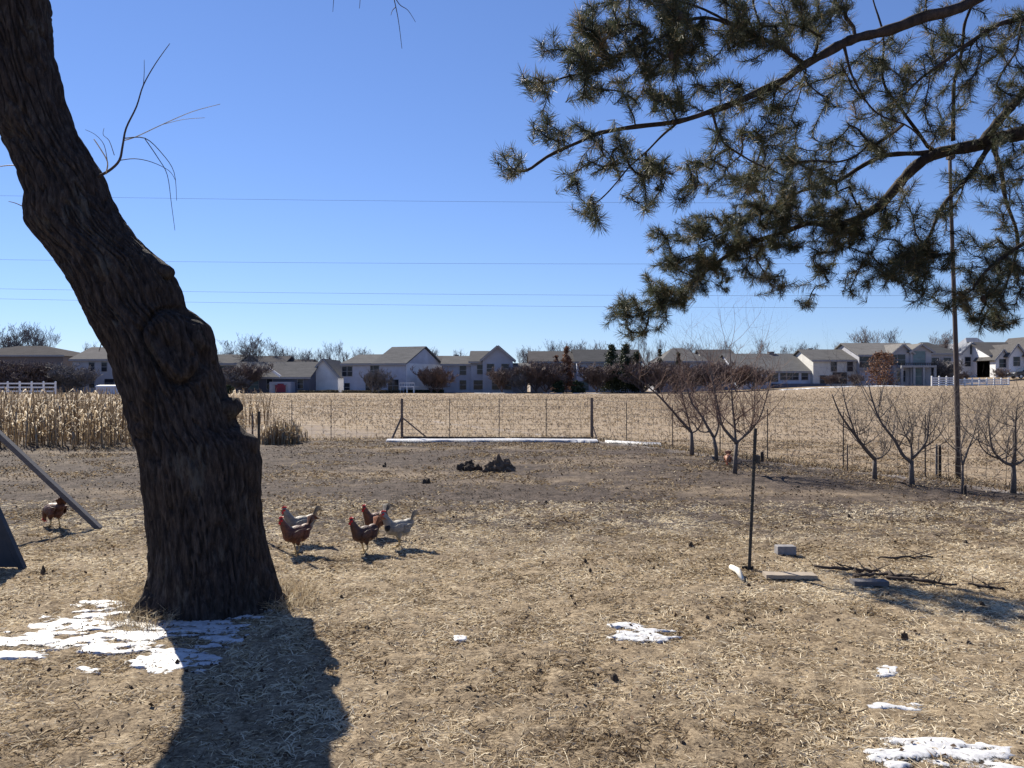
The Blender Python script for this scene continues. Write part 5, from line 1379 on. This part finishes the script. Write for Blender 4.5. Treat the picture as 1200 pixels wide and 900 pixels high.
M['comb'] = simple('comb_skin', (.55,.02,.03), .5, .15, 30); M['beak'] = simple('beak_horn', (.45,.32,.14), .5, .15, 30)
M['hleg'] = simple('hen_leg', (.42,.30,.14), .7, .2, 40); M['eye'] = simple('hen_eye', (.03,.012,.008), .15, .1, 30)
M['blackf'] = simple('black_feathers', (.015,.018,.025), .5, .2, 30)
def hen_proto(peck=False):
    rc = random.Random(3); hb = bpy.data.objects; mb = MB()
    ry = lambda a: Matrix.Rotation(a, 3, 'Y')
    mb.ell((0, 0, .215), (.135, .085, .088), 20, 14, ry(.18))
    mb.ell((.075, 0, .215), (.078, .075, .082), 18, 12)
    mb.ell((-.10, 0, .25), (.085, .058, .060), 16, 10, ry(.5))
    mb.ell((-.05, 0, .185), (.09, .07, .065), 16, 10)
    NK = [Vector((.085, 0, .22)), Vector((.125, 0, .29)), Vector((.150, 0, .34)), Vector((.163, 0, .375))]
    HM = lambda p: Vector(p)
    if peck:
        NK = [Vector((.085, 0, .22)), Vector((.155, 0, .215)), Vector((.205, 0, .16)), Vector((.222, 0, .105))]
        R90 = Matrix.Rotation(1.25, 3, 'Y'); HM = lambda p: R90 @ (Vector(p) - Vector((.172, 0, .382))) + Vector((.228, 0, .085))
    mb.tube(smooth_path(NK, 4), [.068 - .043 * (i / 12) ** .8 for i in range(13)], 14)
    mb.ell(HM((.172, 0, .382)), (.031, .023, .025), 14, 10)
    for s_ in (-1, 1):
        mb.tube([(.0, s_*.048, .19), (.005, s_*.05, .13), (.0, s_*.05, .095)], [.045, .032, .013], 12)
    me = eval_remesh(mb, .0075)
    root = empty('hen'); parts = {}
    o = bpy.data.objects.new('body', me); col.objects.link(o); o.parent = root; me.materials.append(FB); parts['body'] = o
    # tail: overlapping curved feathers
    mb = MB()
    for i in range(9):
        a_ = (i - 4) * .13; up_ = .95 - .10 * abs(i - 4) * .6
        P = [Vector((-.115, 0, .25)), Vector((-.155, a_*.08, .265 + .08*up_)), Vector((-.180, a_*.16, .285 + .115*up_)), Vector((-.215, a_*.24, .285 + .115*up_))]
        P = smooth_path(P, 3); k = len(P); b0 = len(mb.v)
        for j, p in enumerate(P):
            t = j / (k - 1); wd = .024 * math.sin(math.pi * min(.92, .25 + t * .72)); 
            side = Vector((.25, math.cos(a_), .35)).normalized()
            mb.v += [tuple(p - side * wd + Vector((0, 0, .003))), tuple(p + side * wd + Vector((0, 0, .003))), tuple(p + side * wd - Vector((.004, 0, .003))), tuple(p - side * wd - Vector((.004, 0, .003)))]
        for j in range(k - 1):
            for q in range(4): mb.f.append((b0+j*4+q, b0+j*4+(q+1) % 4, b0+j*4+4+(q+1) % 4, b0+j*4+4+q)); mb.mi.append(0)
        mb.f += [(b0, b0+1, b0+2, b0+3), (b0+(k-1)*4+3, b0+(k-1)*4+2, b0+(k-1)*4+1, b0+(k-1)*4)]; mb.mi += [0, 0]
    parts['tail'] = mb.build('tail', FB, root)
    for s_ in (-1, 1):
        mb = MB()
        mb.ell((-.01, s_*.083, .222), (.098, .016, .05), 18, 10, ry(.22))
        for i in range(5):
            z = .245 - i * .018; mb.tube([(-.04, s_*.092, z), (-.10, s_*.086, z + .012), (-.145 + i*.006, s_*.07, z + .02)], [.012, .011, .004], 6)
        mb.build('wing', FB, root, smooth=True)
    mb = MB(); pr = [(-.022,0),(-.026,.018),(-.012,.012),(-.006,.026),(.004,.014),(.012,.024),(.018,.010),(.030,.014),(.028,-.002)]
    k = len(pr); pts = [(x + .170, z + .402) for x, z in pr]
    vs = [(x, -.004, z) for x, z in pts] + [(x, .004, z) for x, z in pts]
    mb.add(vs, [tuple(range(k)), tuple(reversed(range(k, 2*k)))] + [(i, i+k, (i+1) % k + k, (i+1) % k) for i in range(k)])
    mb.v = [tuple(HM(p)) for p in mb.v]; mb.build('comb', M['comb'], root)
    mb = MB()
    for s_ in (-1, 1):
        mb.ell((.190, s_*.009, .352), (.010, .005, .018), 10, 8); mb.ell((.178, s_*.021, .380), (.016, .004, .014), 10, 8)
    mb.v = [tuple(HM(p)) for p in mb.v]; mb.build('wattle', M['comb'], root, smooth=True)
    mb = MB(); mb.tube([HM((.194, 0, .381)), HM((.210, 0, .380)), HM((.226, 0, .370))], [.011, .007, .001], 8); mb.build('beak', M['beak'], root, smooth=True)
    for s_ in (-1, 1):
        mb = MB(); mb.ell(HM((.182, s_*.0235, .388)), (.0045, .0035, .0045), 8, 6); mb.build('eye', M['eye'], root, smooth=True)
    for s_ in (-1, 1):
        mb = MB(); fx_ = .004 + .03 * s_
        mb.tube([(0, s_*.05, .105), (-.012, s_*.05, .06), (fx_, s_*.05, .012)], [.011, .007, .008], 8)
        for (dx, dy) in ((.055, 0), (.045, .028), (.045, -.028), (-.03, .004)):
            mb.tube([(fx_, s_*.05, .010), (fx_ + dx*.5, s_*.05 + dy*.5, .012), (fx_ + dx, s_*.05 + dy, .004)], [.006, .005, .002], 6)
        mb.build('leg', M['hleg'], root, smooth=True)
    return root
hen0 = hen_proto(); first_hen = [True]; hen1 = hen_proto(True); first_peck = [True]
def hen(px, py, rz, sc, label, feat, tail=None, breast=None, peck=False):
    fl, pr_ = (first_peck, hen1) if peck else (first_hen, hen0)
    o = pr_ if fl[0] else copy_tree(pr_)
    fl[0] = False
    sc *= .92; g = gp(px, py); o.location = (g.x, g.y, g.z + .006); o.rotation_euler = (0, 0, math.radians(rz)); o.scale = (sc, sc, sc)
    tag(o, label, 'hen', 'hens wandering in the run')
    for c in children(o):
        nm = c.name.split('.')[0]
        if nm in ('body', 'wing', 'tail'):
            c.material_slots[0].link = 'OBJECT'; c.material_slots[0].material = (tail or feat) if nm == 'tail' else feat
    if breast:
        mb = MB(); mb.ell((.110, 0, .225), (.052, .068, .058), 14, 10); b_ = mb.build('breast', breast, o, smooth=True)
    return o
hen(347, 649, 222, .93, 'dark brown hen nearest the big trunk, in front of the pale hen', FB)
hen(427, 648, 224, .90, 'dark brown hen at the front of the middle group', FD, FR)
hen(352, 637, 205, .97, 'pale hen with a red face partly hidden behind the brown hen nearest the trunk', FW)
hen(440, 630, 226, .90, 'brown hen at the back of the middle group', FB, FW)
hen(467, 641, 200, .93, 'pale hen with a black breast, rightmost of the middle group', FWD, None, M['blackf'])
hen(64, 619, 150, .95, 'brown hen pecking behind the slanting timber leg at the left', FB, peck=True)
hen(853, 547, 250, .8, 'small distant orange brown hen by the forked fruit tree', FR, peck=True)

# ------------------------------------------------------------------ boards, brick, sticks and clods on the ground
def plank(px0, px1, py, w_, t_, label, mat, rz=0, name='plank', lift=0):
    Y = dn(py); a_, b_ = fx_at(px0, Y), fx_at(px1, Y); L2 = (b_ - a_) / 2; cx = (a_ + b_) / 2
    mb = MB(); k = 10
    vs = []
    for i in range(k + 1):
        x = -L2 + 2*L2*i/k; dz_ = .0015 * math.sin(i * 1.7 + px0); wj = .5 * w_ * (1 + .05 * math.sin(i*3.1+px0))
        vs += [(x, -wj, dz_), (x, wj, dz_), (x, wj, t_ + dz_), (x, -wj, t_ + dz_)]
    fs = [(i*4+q, i*4+(q+1) % 4, i*4+4+(q+1) % 4, i*4+4+q) for i in range(k) for q in range(4)] + [(3,2,1,0), (k*4, k*4+1, k*4+2, k*4+3)]
    mb.add(vs, fs)
    o = mb.build(name, mat, loc=(cx, Y + w_/2, gz(cx, Y) + .012 + lift)); o.rotation_euler = (0, 0, math.radians(rz))
    return tag(o, label, 'board')
plank(899, 958, 683, .12, .032, 'thick pale plank lying on the grass right of the lone steel post', M["wood_tan"], -3)
plank(1002, 1042, 690, .10, .035, 'short thin plank lying right of the thick pale one', M['wood_grey'], -2)
g = gp(923, 654)
mb = MB(); bmx = [(-.085, .085)]
mb.box(-.085, .085, -.05, .05, 0, .08); o = mb.build('brick', M['concrete'], loc=g + Vector((0, .06, .008))); md = o.modifiers.new('b', 'BEVEL'); md.width = .006; md.segments = 2
tag(o, 'grey brick lying behind the thick pale plank', 'brick')
g0, g1 = gp(857, 671), gp(870, 684)
mb = MB(); mb.tube([Vector((0, 0, .03)), (g1 - g0) * .5 + Vector((.01, 0, .045)), (g1 - g0) + Vector((0, 0, .02))], [.022, .026, .014], 9)
tag(mb.build('pale_stick', M['bone'], loc=g0, smooth=True), 'pale white stick lying at the foot of the lone steel post', 'stick')
def log(px0, py0, px1, py1, r, label, seed, name='branch_and_shadow', mat='wood_dark'):  # some of these dark branches stand in for pine shadow on the grass
    r *= .5
    a_, b_ = gp(px0, py0), gp(px1, py1); k = 9; rc = random.Random(seed)
    P = [(b_ - a_) * (i / k) + Vector((rc.uniform(-.02, .02), rc.uniform(-.03, .03), r + rc.uniform(0, .02))) for i in range(k + 1)]
    mb = MB(); mb.tube(P, [r * rc.uniform(.7, 1.15) * (1 - .5 * abs(i / k - .4)) for i in range(k + 1)], 8)
    for j in range(4):
        i = rc.randint(1, k - 1); d = Vector((rc.uniform(-1, 1), rc.uniform(-1, 1), .25)) * .22
        mb.tube([P[i], P[i] + d * .6, P[i] + d], [r*.4, r*.25, .003], 5)
    return tag(mb.build(name, M[mat], loc=a_, smooth=True), label, 'branch', 'fallen branches by the planks')
log(957, 670, 1031, 673, .035, 'dark fallen branch just behind the two planks', 1)
log(1028, 657, 1092, 654, .022, 'thin dark branch lying furthest back of those by the planks', 2)
log(1040, 680, 1122, 690, .03, 'long dark branch standing partly for pine shadow at the right of the thin plank', 3)
log(1030, 676, 1075, 683, .04, 'stout dark branch end standing partly for pine shadow next to the thin plank', 4)
log(1135, 688, 1172, 690, .022, 'short dark branch furthest to the right of those by the planks', 5)
log(1000, 680, 1030, 677, .03, 'knotty dark branch stub standing partly for pine shadow between the two planks', 6)
def lump(px, py, wpx, hpx, seed, label, cat='clod', group=None, name='dirt_clod', mat='dirt', chunks=1):
    g = gp(px, py); Y = g.y; w_ = wpx / FPX * Y / 2; h = hpx / FPX * Y; rc = random.Random(seed)
    mb = MB()
    for c in range(chunks):
        f = 1 if chunks == 1 else rc.uniform(.25, .5)
        c0 = Vector((0, 0, 0)) if chunks == 1 else Vector((rc.uniform(-.75, .75) * w_, rc.uniform(-.5, .5) * w_, 0))
        hh = h * (1 if chunks == 1 else rc.uniform(.45, 1) * (1 - .5 * abs(c0.x) / w_))
        s0 = len(mb.v); mb.ell(c0 + Vector((0, 0, hh * .25)), (w_ * f, w_ * f * .8, hh * .75), 14 if wpx > 15 else 9, 9 if wpx > 15 else 6)
        for j in range(s0, len(mb.v)):
            p = Vector(mb.v[j]); nn = mnoise.noise(p / max(w_ * f, .02) * 1.7 + Vector((seed * 3.1 + c, 0, 0))); n2 = mnoise.noise(p * 40 + Vector((seed, 0, 0)))
            mb.v[j] = tuple(c0 + (p - c0) * (1 + .45 * nn + .12 * n2))
    return tag(mb.build(name, M[mat], loc=g), label, cat, group)
M['crumb'] = simple('brown_crumbly_soil', (.11,.08,.058), .95, .5, 18, bmp=.8, dist=.03)
lump(551, 551, 30, 13, 1, 'left one of the two dark soil heaps in the middle distance', 'soil heap', 'dark soil heaps in the run', 'soil_heap', 'dirt', 9)
lump(584, 552, 36, 17, 2, 'right one of the two dark soil heaps, looser and broken up', 'soil heap', 'dark soil heaps in the run', 'soil_heap', 'crumb', 14)
lump(502, 567, 13, 9, 3, 'single dark clump in front of the two soil heaps', 'soil heap', 'dark soil heaps in the run', 'soil_heap', 'dirt', 4)
lump(452, 547, 9, 6, 4, 'small dark clump left of the two soil heaps', 'soil heap', 'dark soil heaps in the run', 'soil_heap', 'dirt', 3)
lump(48, 672, 11, 12, 5, 'dark upright clod right of the slanted shelter panel', 'clod', None, 'dirt_clod', 'dirt', 3)
clods = [(686,660,4,5),(692,671,4,5),(810,642,6,5),(766,668,3,3),(674,707,3,3),(829,724,5,4),(549,811,8,5),(720,798,10,7),(430,738,6,4),(585,706,3,2),(1132,637,5,4),(995,607,4,4),(915,717,5,4),(1002,720,3,3),(1017,719,3,3),(1060,747,9,8),(1066,718,3,3),(1135,754,6,5),(1151,709,6,5),(400,702,5,4),(372,705,4,3),(800,872,7,5),(874,886,6,5),(636,660,3,3),(980,760,5,3),(508,601,5,3),(560,590,4,3),(735,575,5,3),(640,590,4,3),(935,572,4,3)]
for i, (a_, b_, c_, d_) in enumerate(clods):
    lump(a_, b_, c_, d_, 20 + i, 'small dark clod of dirt lying loose on the dry grass', 'clod', 'small dark clods scattered over the lawn', 'dirt_clod', 'dirt')
